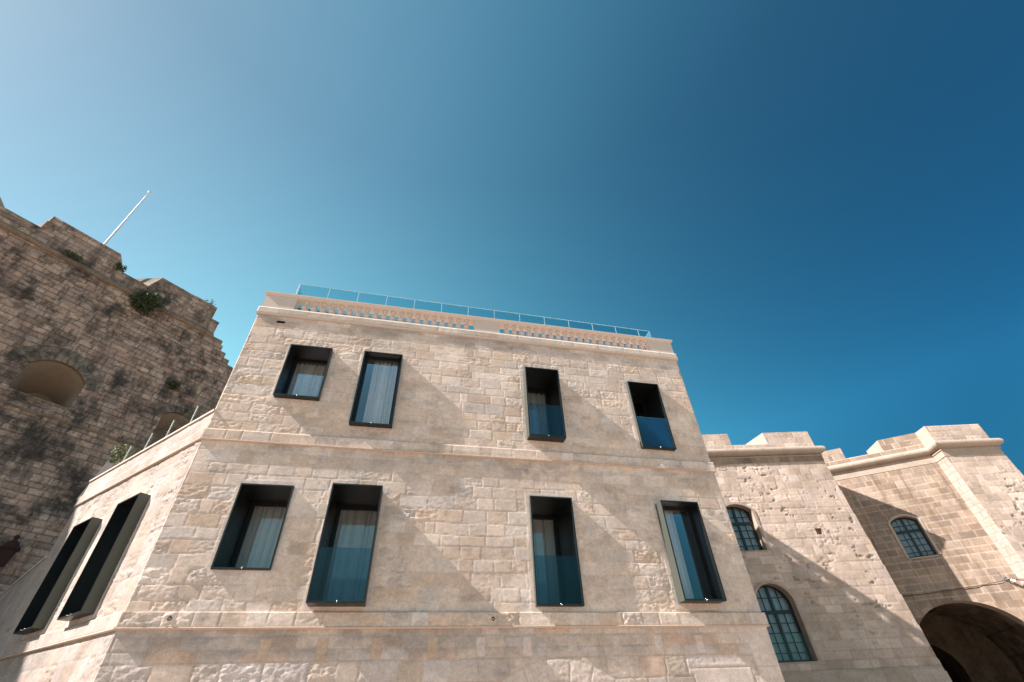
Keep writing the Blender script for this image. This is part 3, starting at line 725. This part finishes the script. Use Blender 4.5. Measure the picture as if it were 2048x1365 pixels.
# mouldings round the arched windows + windows
def arch_window(F, a, g_, parent, cols=4, rows=(0.,), trans=None, seed=0, hood=True):
    sc, hw, zb, zs_, rise = a
    # reveal
    op = opening_poly(a, 22); n = len(op); v = [F.P(s, .004, z) for s, z in op]+[F.P(s, -g_-.1, z) for s, z in op]
    rv = MB(); rv.add(v, [(i, (i+1) % n, (i+1) % n+n, i+n) for i in range(n)]); rv.build('window_reveal', M_TCORD, parent)
    if hood:
        o_ = arch_pts((sc, hw+.10, zb, zs_, rise+.09), 22); i_ = arch_pts((sc, hw+.0, zb, zs_, rise), 22)
        h = MB(); nn = len(o_)
        # arch ring and jamb strip
        prof_ = [(0, .0), (0, .035), (1, .035), (1, .0)]
        i2 = [(sc+hw, zb)]+i_+[(sc-hw, zb)]; o2 = [(sc+hw+.10, zb)]+o_+[(sc-hw-.10, zb)]; nn = len(o2)
        vs = []; fs = []
        for (a1, a2), (b1, b2) in zip(i2, o2): vs += [F.P(a1, 0, a2), F.P(a1, .03, a2), F.P(b1, .03, b2), F.P(b1, -.01, b2)]
        for i in range(nn-1):
            for j in range(3): fs.append((i*4+j, i*4+j+1, i*4+j+5, i*4+j+4))
        h.add(vs, fs); h.build('window_surround', M_TCORD, parent)
    fw = .075
    w = MB(); dd = -g_
    # outer frame following the arch
    ip = opening_poly((sc, hw-fw, zb+fw, zs_, rise-fw*.7), 22); n = len(op)
    vs = [F.P(s, dd, z) for s, z in op]+[F.P(s, dd, z) for s, z in ip]+[F.P(s, dd-.06, z) for s, z in op]+[F.P(s, dd-.06, z) for s, z in ip]
    fs = []
    for i in range(n):
        j = (i+1) % n; fs += [(i, j, j+n, i+n), (i+n, j+n, j+3*n, i+3*n)]
    w.add(vs, fs)
    zt = zs_+rise
    R_ = (hw*hw+rise*rise)/(2*rise); zc = zt-R_
    def ztop(s): return zc+sqrt(max(R_*R_-(s-sc)**2, 0))-.03
    w.box(F, sc-.045, sc+.045, dd-.055, dd+.012, zb+.03, ztop(sc))
    if trans: w.box(F, sc-hw+.03, sc+hw-.03, dd-.054, dd+.018, trans, trans+.11)
    for k in range(1, cols):
        s_ = sc-hw+fw+(2*hw-2*fw)*k/cols
        if abs(s_-sc) > .05: w.box(F, s_-.012, s_+.012, dd-.045, dd+.004, zb+.05, ztop(s_))
    for rz in rows:
        hw_ = hw-.04
        if rz > zs_: hw_ = min(hw_, sqrt(max(R_*R_-(rz-zc)**2, .01))-.05)
        w.box(F, sc-hw_, sc+hw_, dd-.046, dd+.003, rz-.012, rz+.012)
    wo_ = w.build('window', M_SASH, parent)
    p = MB(); p.add([F.P(s, dd-.03, z) for s, z in op], [tuple(range(n))]); p.build('pane', M_OLD, wo_)
    nn = 90; xs = np.linspace(sc-hw, sc+hw, nn); vs = []; fs = []
    wv = .02*np.sin(xs*40+seed)+.01*np.sin(xs*77)
    for zv in (zb, zt):
        for j in range(nn): vs.append(F.P(xs[j], dd-.16+wv[j], zv))
    for j in range(nn-1): fs.append((j, j+1, nn+j+1, nn+j))
    mesh_obj('curtain', vs, fs, M_CURT2, wo_, smooth=True)
    r = MB(); r.box(F, sc-hw-.3, sc+hw+.3, dd-.75, dd-.7, zb-.3, zt+.3); r.box(F, sc-hw-.3, sc-hw-.25, dd-.7, dd-.1, zb-.3, zt+.3); r.box(F, sc+hw+.25, sc+hw+.3, dd-.7, dd-.1, zb-.3, zt+.3); r.box(F, sc-hw-.25, sc+hw+.25, dd-.7, dd-.1, zt+.25, zt+.3)
    r.build('room', M_ROOM, wo_)
    s2 = MB(); s2.box(F, sc-hw+.002, sc+hw-.002, -g_-.09, .015, zb-.05, zb-.002); s2.build('window_sill', M_TCORD, parent)
    return wo_
arch_window(T1, aT1a, .28, tower, 4, [5.15, 5.45, 5.75, 6.30], 5.98, 1)
wT = arch_window(T1, aT1b, .30, tower, 4, [1.55, 1.85, 2.15, 2.45, 3.28], 2.75, 2)
gg = MB(); gg.add([T1.P(-.1, -.09, 1.28), T1.P(1.27, -.09, 1.28), T1.P(1.27, -.09, 2.1), T1.P(-.1, -.09, 2.1)], [(0, 1, 2, 3)]); gg.build('glass_balustrade', M_RAIL2, wT)
# projecting smooth plinth course at the foot of the visible tower face
stone_wall('plinth', T1, -1.5, T1R+.40, .20, 1.0, .05, tower, M_TOW, 66, [-1, .48, .95, 1.4], (.6, 1.0), [(.46, .36, .29), (.5, .40, .33)], jw=.012, jd=.006, rough=.004, off=.002, d=.03, mortar=(.42, .35, .28), mask=maskT1)
b = MB(); b.box(T1, 3.30, 3.55, -.25, -.2, 5.40, 5.68); b.box(T1, 3.28, 3.30, -.2, -.01, 5.42, 5.66); b.box(T1, 3.55, 3.57, -.2, -.01, 5.42, 5.66); b.box(T1, 3.28, 3.57, -.2, -.01, 5.66, 5.68); b.box(T1, 3.28, 3.57, -.2, -.01, 5.40, 5.42); b.build('socket', M_TCORD, tower)

# ================================================================== GATEHOUSE (T2 + pier T3)
gate = empty('gatehouse', (19.0, 21.0, 0))
tag(gate, 'honey coloured gatehouse at the far right with a dark arched passage and corner pier', 'building')
PAL_G = [(0.340, 0.251, 0.191), (0.303, 0.218, 0.160), (0.376, 0.283, 0.223), (0.266, 0.199, 0.155), (0.358, 0.273, 0.213), (0.312, 0.237, 0.191)]
T2 = Fr(18.0, 20.8, -24, .03, 5.4); T2E = 1.52
aT2 = (-.97, .52, 4.83, 6.30, .22)
aG = (-.85, 2.08, ZG-.2, 1.07, 2.06)
maskT2 = lambda s, z: s < T2E+.02
stone_wall('wall', T2, -4.0, T2E+.02, ZG+.02, 8.62, .038, gate, M_GATE, 71, .282, (.38, .60), PAL_G, jw=.018, jd=.004, rough=.003, off=.003, big=.004,
           mortar=(.50, .395, .31), archs=(aT2, aG), mask=maskT2, skirt=0, warp=.004, jcol=.8)
arch_window(T2, aT2, .20, gate, 4, [5.05, 5.32, 5.59, 6.16], 5.86, 3)
# pier face
T3 = Fr(19.38, 19.66, 0, .03, 9.28); T3W = 2.6
maskT3 = lambda s, z: s < T3W+.05*(9.3-z)
def gp(Sx, Zx, rg, so, col):
    k = sstep(.0, .5, (Sx-.9)*.45-.05+.5*fbm(Sx*.5, Zx*.5, 77, 3)+np.where(Zx > 8.0, -.4, 0)); return rg*(.12+1.3*k), so, col*1.06+k[..., None]*.05
stone_wall('wall', T3, 0, T3W+.6, ZG+.02, 8.62, .035, gate, M_TOW, 72, .292, (.38, .62), PAL_T, jw=.014, jd=.007, rough=.005, off=.004, mask=maskT3, skirt=0,
           mortar=(.58, .48, .38), patch=gp, warp=.006, jcol=.5, pits=.03)
# splayed left cheek of the pier and its right side
A0 = lambda z: T3.P(0, -.0, z); 
def t2in(z): return T2.P(T2E, 0, z)
nzc, njc = 330, 16; vs = []; col_ = []
for i, zv in enumerate(np.linspace(ZG, 8.62, nzc)):
    A, B = t2in(zv), A0(zv); rw = int((zv+3)/.285); jz = abs((zv+3)/.285-round((zv+3)/.285))*.285
    for j in range(njc):
        t = j/(njc-1); sp_ = .35+.3*((rw*7) % 5)/4; jd_ = min(jz, abs(t-sp_)*.45); k_ = 1 if jd_ > .016 else 0
        nz_ = float(vn(np.array(zv*5.), np.array(j*.8), 3)+vn(np.array(zv*17.), np.array(j*2.1), 4))
        vs.append(A*(1-t)+B*t+np.array([-1, 0, 0])*(0 < j < njc-1)*(.010*k_+.012*nz_))
        cc = (.90+.14*(((rw*13+(t > sp_)*5) % 7)/6))*(1 if k_ else .80)*(1+.12*nz_); col_.append((.46*cc, .385*cc, .325*cc, 1))
fs = np.array([(i*njc+j, i*njc+j+1, (i+1)*njc+j+1, (i+1)*njc+j) for i in range(nzc-1) for j in range(njc-1)])
mesh_obj('pier_cheek', np.array(vs), fs, M_TOW, gate, smooth=True, col=np.array(col_))
b = MB(); vs = []
for zv in np.linspace(ZG, 8.62, 8):
    s_ = T3W+.05*(9.3-zv); vs += [T3.P(s_, -.001, zv), T3.P(s_, -4, zv)]
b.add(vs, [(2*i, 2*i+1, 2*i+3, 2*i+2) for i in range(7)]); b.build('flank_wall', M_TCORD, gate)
ct = MB(); path_g = [T2.P(-4.0, .0, 9.2)[:2], T2.P(T2E, 0, 9.2)[:2], T3.P(0, 0, 9.2)[:2], T3.P(T3W, 0, 9.2)[:2], T3.P(T3W, -4, 9.2)[:2]]
ct.sweep(path_g, cordon_prof(9.29)); ct.build('cordon', M_TCORD, gate)
block_wall(T2, -4.0, T2E, 9.292, 9.55, 81, gate, pal=PAL_G)
k = MB(); k.box(T2, -4.0, T2E, -1.15, -.03, 9.292, 9.54); k.build('parapet', M_TCORD, gate)
merlon(T2, -4.0, -1.78, -4, -1.6, 9.555, 10.13, gate, 82, PAL_G)
merlon(T2, -.14, T2E+.02, -.50, T2E+.02, 9.555, 10.13, gate, 83, PAL_G)
stone_wall('merlon', T3, -.0, T3W, 9.292, 10.12, .035, gate, M_TOW, 84, .30, (.36, .62), PAL_T, jw=.013, jd=.008, rough=.004, off=.003, mortar=(.56, .46, .37), skirt=.05, jcol=.5)
k = MB(); k.plan(T3, [(-.004, -.01), (-.0, -1.6), (T3W-.01, -1.6), (T3W-.01, -.01)], 9.292, 10.12); k.build('merlon', M_TCORD, gate)
# arch passage: outer ring reveal then a wider vault and an inner, smaller arch
def ring_strip(F, pts0, d0, pts1, d1, mat, name, parent):
    n = len(pts0); b = MB(); b.add([F.P(s, d0, z) for s, z in pts0]+[F.P(s, d1, z) for s, z in pts1], [(i, i+1, i+1+n, i+n) for i in range(n-1)]); return b.build(name, mat, parent, smooth=True)
def full(a, n=40): return [(a[0]+a[1], a[2])]+arch_pts(a, n)+[(a[0]-a[1], a[2])]
ring_strip(T2, full(aG), .004, full(aG), -.55, M_TCORD, 'arch_soffit', gate)
aV = (-.85, 2.5, ZG-.2, 1.0, 2.49)
b = MB(); p0, p1 = full(aG), full(aV); n = len(p0); b.add([T2.P(s, -.55, z) for s, z in p0]+[T2.P(s, -.552, z) for s, z in p1], [(i, i+1, i+1+n, i+n) for i in range(n-1)]); b.build('arch_soffit', M_TCORD, gate)
def vault(F, a, d0, d1, seed, parent):
    pts = np.array(full(a, 60)); seg = np.hypot(*(pts[1:]-pts[:-1]).T); L_ = np.concatenate([[0], np.cumsum(seg)]); n = int(L_[-1]/.08)
    t = np.linspace(0, L_[-1], n); S_ = np.interp(t, L_, pts[:, 0]); Z_ = np.interp(t, L_, pts[:, 1])
    nd = int(abs(d1-d0)/.08); dd = np.linspace(d0, d1, nd)
    V = np.array([F.P(S_, q, Z_) for q in dd]); idx = np.arange(nd*n).reshape(nd, n)
    q = np.stack([idx[:-1, :-1], idx[:-1, 1:], idx[1:, 1:], idx[1:, :-1]], -1).reshape(-1, 4)
    tt, dg = np.meshgrid(t, dd); r_ = np.floor(tt/.3); c_ = np.floor(dg/.5+.5*(r_ % 2)); v = _h(r_, c_, seed)
    base = np.array([.30, .24, .185])*(.65+.7*v)[..., None]
    jt = ((tt/.3) % 1 < .07) | ((dg/.5+.5*(r_ % 2)) % 1 < .05); base = base*np.where(jt, .6, 1)[..., None]
    C = np.concatenate([base.reshape(-1, 3), np.ones((nd*n, 1))], 1)
    mesh_obj('passage_vault', V.reshape(-1, 3), q, M_VAULT, parent, smooth=True, col=C)
vault(T2, aV, -.553, -6.5, 5, gate)
aI = (-1.55, 1.35, ZG-.2, 1.0, 1.34)
b = MB(); p0, p1 = full(aI), full(aV); n = len(p0); b.add([T2.P(s, -6.3, z) for s, z in p0]+[T2.P(s, -6.302, z) for s, z in p1], [(i, i+1, i+1+n, i+n) for i in range(n-1)]); b.build('inner_wall', M_FCORD, gate)
ring_strip(T2, full(aI), -6.3, full(aI), -9.5, M_FCORD, 'inner_vault', gate)
b = MB(); b.box(T2, -4, 3, -9.6, -9.5, ZG-.5, 4); b.build('passage_dark_backing', M_FRM, gate)  # black sheet added behind the inner arch, stands for the darkness of the opening
# cable along the gatehouse wall
cb = MB(); pts = []
for i in range(30):
    t = i/29; pts.append(T2.P(-2.9+4.05*t, .035+.01*sin(i), 3.47+.16*t-.05*sin(pi*t)+.012*sin(i*2.3)))
cb.tube(pts, .014, 6)
co = cb.build('cable', M_CABLE); tag(co, 'thin brown cable strung across the gatehouse wall above the arch', 'cable')
jb = MB(); c0 = T2.P(1.12, .10, 3.66)
jb.tube([T2.P(1.12, 0, 3.66), T2.P(1.12, .20, 3.66)], .03, 8); jb.tube([T2.P(1.05, .08, 3.75), T2.P(1.0, .20, 3.95)], .035, 8); jb.tube([T2.P(1.2, .1, 3.62), T2.P(1.32, .2, 3.55)], .05, 8)
jo = jb.build('cable_bracket', M_STEEL); tag(jo, 'small metal bracket holding the cable in the corner beside the pier', 'bracket')
for k, (dz_, lb) in enumerate(((-.55, 'lower of the two loose cables dropping from the bracket to the pier'), (-.25, 'upper of the two loose cables running from the bracket over the pier'))):
    cb = MB(); p0 = T2.P(1.15, .15, 3.64); p1 = T3.P(2.0, .06, 3.75+dz_*1.4); pm = T3.P(.5, .12, 3.60+dz_*.5)
    cb.tube([p0*(1-t)**2+2*t*(1-t)*pm+t*t*p1 for t in np.linspace(0, 1, 12)], .014, 6); o = cb.build('cable', M_CABLE); tag(o, lb, 'cable')

# ================================================================== FORT BASTION (left, in shade)
P0 = (-22.03, 20.363)
FF = Fr(P0[0], P0[1], 57, .05, 14.226)
fort = empty('fort_bastion', (-22.0, 20.4, 0))
tag(fort, 'huge weathered grey fortress wall in shade at the left with merlons and an arched embrasure', 'fortress')
PAL_B = [(0.518, 0.368, 0.282), (0.587, 0.416, 0.318), (0.450, 0.325, 0.251), (0.631, 0.464, 0.353), (0.381, 0.282, 0.220), (0.563, 0.379, 0.287), (0.483, 0.368, 0.292), (0.676, 0.496, 0.369)]
aN = (-2.50, 1.20, 13.02, 14.55, .68); aN2 = (3.50, .93, 12.2, 14.55, .48)
def out_f(s, z):
    lim = np.where(z > 21.2, 3.1, np.where(z > 20.8, 3.82, np.where(z > 20.35, 3.95, np.where(z > 20.0, 4.32, np.where(z > 19.6, 4.7, 5.1+.75*(19.6-z))))))
    return s < lim+.0*s
def fspecial(Sx, Zx):
    out = []
    for a in (aN, aN2):
        R_ = (a[1]**2+a[4]**2)/(2*a[4]); zc = a[3]+a[4]-R_; r = np.hypot(Sx-a[0], Zx-zc); th = np.arctan2(Zx-zc, Sx-a[0]); t0 = atan2(a[3]-zc, a[1])
        for k, (r0, r1) in enumerate(((R_, R_+.42), (R_+.42, R_+.80)) if a is aN else ((R_, R_+.38),)):
            w_ = .24/R_; fr = (th/w_+.5*k) % 1; ed = np.minimum(np.minimum(fr, 1-fr)*w_*r, np.minimum(r-r0, r1-r)+.0)
            mk = (r > r0) & (r < r1) & (th > t0-.25) & (th < pi-t0+.25)
            v = _h(np.floor(th/w_+.5*k), np.floor(th*0)+k, 3)
            out.append((mk, ed, np.array([.31, .26, .20])*(.8+.4*v)[..., None], .5, .01))
    return out
def fpatch(Sx, Zx, rg, so, col):
    # band of paler replaced blocks and dark drips below the cordon
    k = sstep(.35, 1, fbm(Sx*.25, Zx*.25, 91, 3)+.3); return rg*(.6+.6*k), so, col
stone_wall('wall', FF, -14, 12, ZG, 20.95, .062, fort, M_FORT, 91, .30, (.38, .85), PAL_B, jw=.030, jd=.030, rough=.016, off=.010, big=.03,
           mortar=(.15, .11, .09), archs=(aN, aN2), mask=out_f, skirt=0, special=fspecial, patch=fpatch, warp=.034, jcol=.75, pits=.04, chip=.012)
def core_poly(zt): return [(-14, ZG), (12, ZG), (12, 12), (5.1, 19.6), (4.7, 19.6), (4.7, 20.0), (4.32, 20.0), (4.32, 20.35), (3.95, 20.35), (3.95, 20.8), (3.82, 20.8), (3.82, 21.2), (3.1, 21.2), (3.1, zt), (-14, zt)]
for zl, sa, sb in ((20.8, 3.05, 3.82), (20.35, 3.8, 3.95), (20.0, 3.9, 4.32), (19.6, 4.3, 4.7), (19.1, 4.6, 5.3)):
    b = MB(); b.box(FF, sa-.3, sb+.02, -.8, -.03, zl-.5, zl+.38); b.build('toothing_stone', M_FCORD, fort)
b = MB(); b.prism(FF, [(5.0, ZG), (12, ZG), (12, 12), (5.12, 19.5)], -1.5, -.04); b.build('end_wall', M_FCORD, fort)
# cordon of the fort
def sweepF(F, s0, s1, prof_, name, mat, parent, n=60, seed=1, amp=.03):
    ss = np.linspace(s0, s1, n); b = MB(); vs = []; k = len(prof_)
    for s in ss:
        for d_, z_ in prof_:
            w_ = 1+amp*4*float(vn(np.array(s*2.1), np.array(z_*.0), seed)); vs.append(F.P(s, d_*w_, z_+amp*float(vn(np.array(s*1.3), np.array(0.), seed+3))))
    fs = [(i*k+j, (i+1)*k+j, (i+1)*k+j+1, i*k+j+1) for i in range(n-1) for j in range(k-1)]
    b.add(vs, fs+[tuple(range(k)), tuple(range(n*k-1, (n-1)*k-1, -1))]); return b.build(name, mat, parent, smooth=True)
zc_ = 21.12
sweepF(FF, -14, 3.1, [(-.1, zc_-.2)]+[(.05+.16*cos(q), zc_+.16*sin(q)) for q in np.linspace(-pi/2, pi/2, 9)]+[(-.1, zc_+.2)], 'cordon', M_FCORD, fort, 120, 7, .06)
sweepF(FF, -14, 6, [(-.05, 12.23), (.09, 12.25), (.10, 12.33), (-.05, 12.42)], 'ledge', M_FCORD, fort, 100, 9, .08)
def fwall(s0, s1, z0, z1, seed, mask=None, name='parapet'):
    stone_wall(name, FF, s0, s1, z0, z1, .06, fort, M_FORT, seed, .32, (.45, .9), PAL_B, jw=.025, jd=.02, rough=.012, off=.008, mortar=(.15, .12, .09), skirt=.05, warp=.015, jcol=.6, mask=mask, pits=.03)
fwall(-14, 3.1, 20.97, 22.24, 92)
b = MB(); b.box(FF, -14, 3.05, -1.8, -.05, 20.9, 22.22); b.build('parapet', M_FCORD, fort)
def fmerlon(poly, back, seed):
    s0 = min(p[0] for p in poly); s1 = max(p[0] for p in poly); z1 = max(p[1] for p in poly)
    def mk(s, z):
        ok = np.ones(s.shape, bool); n = len(poly)
        for i in range(n):
            (x1, y1), (x2, y2) = poly[i], poly[(i+1) % n]; ok &= ((x2-x1)*(z-y1)-(y2-y1)*(s-x1)) > -.01
        return ok
    fwall(s0, s1, 22.24, z1, seed, mk, 'merlon')
    n = len(poly); b = MB()
    vs = [FF.P(s, -.02, z) for s, z in poly]+[FF.P(s, -1.5, z) for s, z in back]
    b.add(vs, [tuple(range(n)), tuple(range(2*n-1, n-1, -1))]+[(i, i+n, (i+1) % n+n, (i+1) % n) for i in range(n)]); b.build('merlon', M_FCORD, fort)
fmerlon([(-7.05, 22.24), (-2.88, 22.24), (-3.55, 23.42), (-6.98, 23.42)], [(-7.3, 22.24), (-2.88, 22.24), (-3.55, 23.42), (-7.3, 23.42)], 93)
fmerlon([(-1.45, 22.24), (2.60, 22.24), (2.55, 23.50), (-1.06, 23.42)], [(-2.3, 22.24), (2.6, 22.24), (2.55, 23.5), (-2.1, 23.4)], 94)
# sunlit block behind the parapet at the far left
b = MB(); b.prism(FF, [(-16, 21), (-7.9, 21), (-8.15, 22.4), (-8.75, 23.6), (-9.3, 24.2), (-16, 24.6)], -3.4, -1.9); b.build('upper_block', M_FORT and M_TCORD, fort)
b = MB(); b.box(FF, 2.3, 3.12, -.9, .02, 22.24, 22.42); b.build('toothing_stone', M_FCORD, fort)
# embrasure niches: splayed plastered vaults
def niche(a, g_, shrink, zc_floor):
    n = 30; p0 = full(a, n); a2 = (a[0]+.25, a[1]*shrink, a[2]+.1, a[3]-.55, a[4]*shrink); p1 = full(a2, n)
    ring_strip(FF, p0, .01, p0, -.22, M_FCORD, 'niche_reveal', fort)
    steps = 7; prev = p0; pd = -.22
    for k in range(1, steps+1):
        t = k/steps; cur = [(x0_*(1-t)+x1_*t, z0_*(1-t)+z1_*t) for (x0_, z0_), (x1_, z1_) in zip(p0, p1)]; dd_ = -.22-(g_-.22)*t
        ring_strip(FF, prev, pd, cur, dd_, M_PLAST, 'niche_vault', fort); prev, pd = cur, dd_
    m_ = len(p1); b = MB(); b.add([FF.P(s, -g_, z) for s, z in p1], [tuple(range(m_))]); b.build('niche_back', M_PLAST, fort)
    b = MB(); b.prism(FF, [(a[0]-a[1], a[2]-.08), (a[0]+a[1], a[2]-.08), (a[0]+a[1], a[2]), (a[0]-a[1], a[2])], -g_, .0); b.build('niche_sill', M_FCORD, fort)
niche(aN, 2.6, .62, 0); niche(aN2, 1.4, .8, 0)

# flagpole on the fort
pb = FF.P(-4.4, -3.0, 22.2); 
fp = MB(); topz = 32.3
base = np.array([pb[0], pb[1], EYE+22.0])
fp.lathe(base, [(.075, 0), (.075, 1), (.06, 5), (.045, 9.3), (.04, 9.95), (.09, 10.0), (.12, 10.08), (.09, 10.18), (.02, 10.24)], 12)
fo = fp.build('flagpole', M_WHITE, smooth=True); tag(fo, 'white flagpole without a flag rising behind the fortress merlon', 'flagpole')

# fort extension out of the frame to the left (throws the shade on the return wall)
def shadow_mass(s0, s1, zt):
    b = MB(); b.prism(FF, [(s0, ZG), (s1, ZG), (s1, zt), (s0, zt)], -6, -.06); return b
b = shadow_mass(-40, -14.0, 22.3); b.build('far_wall', M_FCORD, fort)
b = MB(); b.prism(FF, [(-14, 14), (5.0, 14), (5.0, 20.9), (-14, 20.9)], -6, -3.0); b.build('core', M_FCORD, fort)

# ------------------------------------------------------------------ plants
def bush(name, centre, rad, n, mat, seed, label, cat, leaf=.07, droop=.5):
    rng = np.random.RandomState(seed); vs = []; fs = []
    cl = rng.randn(18, 3)*.52
    for i in range(n):
        c_ = cl[rng.randint(18)]+rng.randn(3)*(.20 if rng.rand() < .8 else .36); c_[2] -= .25*abs(rng.randn())*(rng.rand() < .25)
        if np.linalg.norm(c_) > 1.45: c_ = c_/np.linalg.norm(c_)*rng.uniform(.7, 1.45)
        p = np.array(centre)+c_*np.array(rad)
        a = rng.randn(3); a /= np.linalg.norm(a); b_ = np.cross(a, rng.randn(3)); b_ /= np.linalg.norm(b_)+1e-9
        s_ = leaf*rng.uniform(.6, 1.3); k = len(vs)
        vs += [p-a*s_, p+b_*s_*.45, p+a*s_, p-b_*s_*.45]; fs.append((k, k+1, k+2, k+3))
    e = empty(name, tuple(map(float, centre)))
    tag(e, label, cat)
    mesh_obj('foliage', vs, fs, mat, e)
    st = MB()
    for i in range(9):
        d_ = rng.randn(3)*np.array(rad)*.6; st.tube([np.array(centre)+FF.n*-.3, np.array(centre)+d_*.4, np.array(centre)+d_], [.03, .02, .008], 5)
    st.build('stem', M_TWIG, e)
    return e
bush('caper_bush', FF.P(-1.15, .30, 20.85), (.75, .75, .62), 5200, M_LEAF, 1, 'large dark green bush growing out of the fortress cordon beside the merlon', 'bush', .075)
bush('wall_shrub', FF.P(2.45, .12, 16.5), (.42, .42, .22), 900, M_LEAF, 2, 'small dark shrub rooted in the fortress wall above the lower niche', 'bush', .06)
bush('wall_weed', FF.P(-3.15, .10, 22.45), (.22, .22, .22), 450, M_LEAF, 3, 'tiny weed on the right shoulder of the merlon by the flagpole', 'plant', .05)
bush('wall_weed', FF.P(-5.3, .14, 21.35), (.45, .45, .16), 700, M_LEAF, 4, 'dark weed strip on the cordon below the flagpole merlon', 'plant', .05)
bush('dry_weed', FF.P(2.1, -.1, 23.6), (.35, .35, .14), 90, M_TWIG, 6, 'dry grass tuft on the top of the right fortress merlon', 'plant', .05)

# terrace features seen through the glass
tdir = rgt*((222-1024)/FPX)+dwn*((922-682.5)/FPX)+fwd; tp_ = tdir*(21.0/np.hypot(tdir[0], tdir[1]))
TB = Fr(tp_[0], tp_[1], -20); z_ = tp_[2]
b = MB(); b.prism(TB, [(-.75, z_-1.3), (.35, z_-1.3), (.35, z_-.02), (.10, z_+.42), (-.05, z_+.42)], -.5, 0)
tag(b.build('stair_parapet', M_DRESS), 'small pale wedge of plastered parapet on the terrace behind the glass panels', 'parapet wall')
bush('terrace_shrub', TB.P(.72, .1, z_+.05), (.32, .3, .3), 700, M_LEAF2, 8, 'light green shrub on the terrace beside the pale wedge parapet', 'shrub', .05)
tdir = rgt*((10-1024)/FPX)+dwn*((1108-682.5)/FPX)+fwd
nnn = np.array([*FF.n[:2], FF.b]); P00 = FF.P(0, 0, 14.226)-np.array([0, 0, EYE]); tl = tdir*((nnn@P00)/(nnn@tdir)); cL = tl+np.array([0, 0, EYE])+FF.n*.28
lt = empty('wall_lantern', tuple(map(float, cL))); tag(lt, 'rusty dark iron lantern hanging on the fortress wall at the left edge', 'lantern')
b = MB(); b.lathe(cL+np.array([0, 0, .10]), [(.34, 0), (.36, .05), (.20, .28), (.17, .33), (.08, .38), (.07, .47), (.11, .52), (.05, .60), (.01, .62)], 12); b.build('hood', M_RUST, lt)
b = MB(); b.lathe(cL+np.array([0, 0, -.55]), [(.12, 0), (.17, .04), (.27, .62), (.30, .65)], 6); b.build('lamp_body', M_RUST, lt)
b = MB(); b.tube([cL-FF.n*.3+np.array([0, 0, -.2]), cL+np.array([0, 0, -.2])], .03, 6); b.build('bracket', M_RUST, lt)
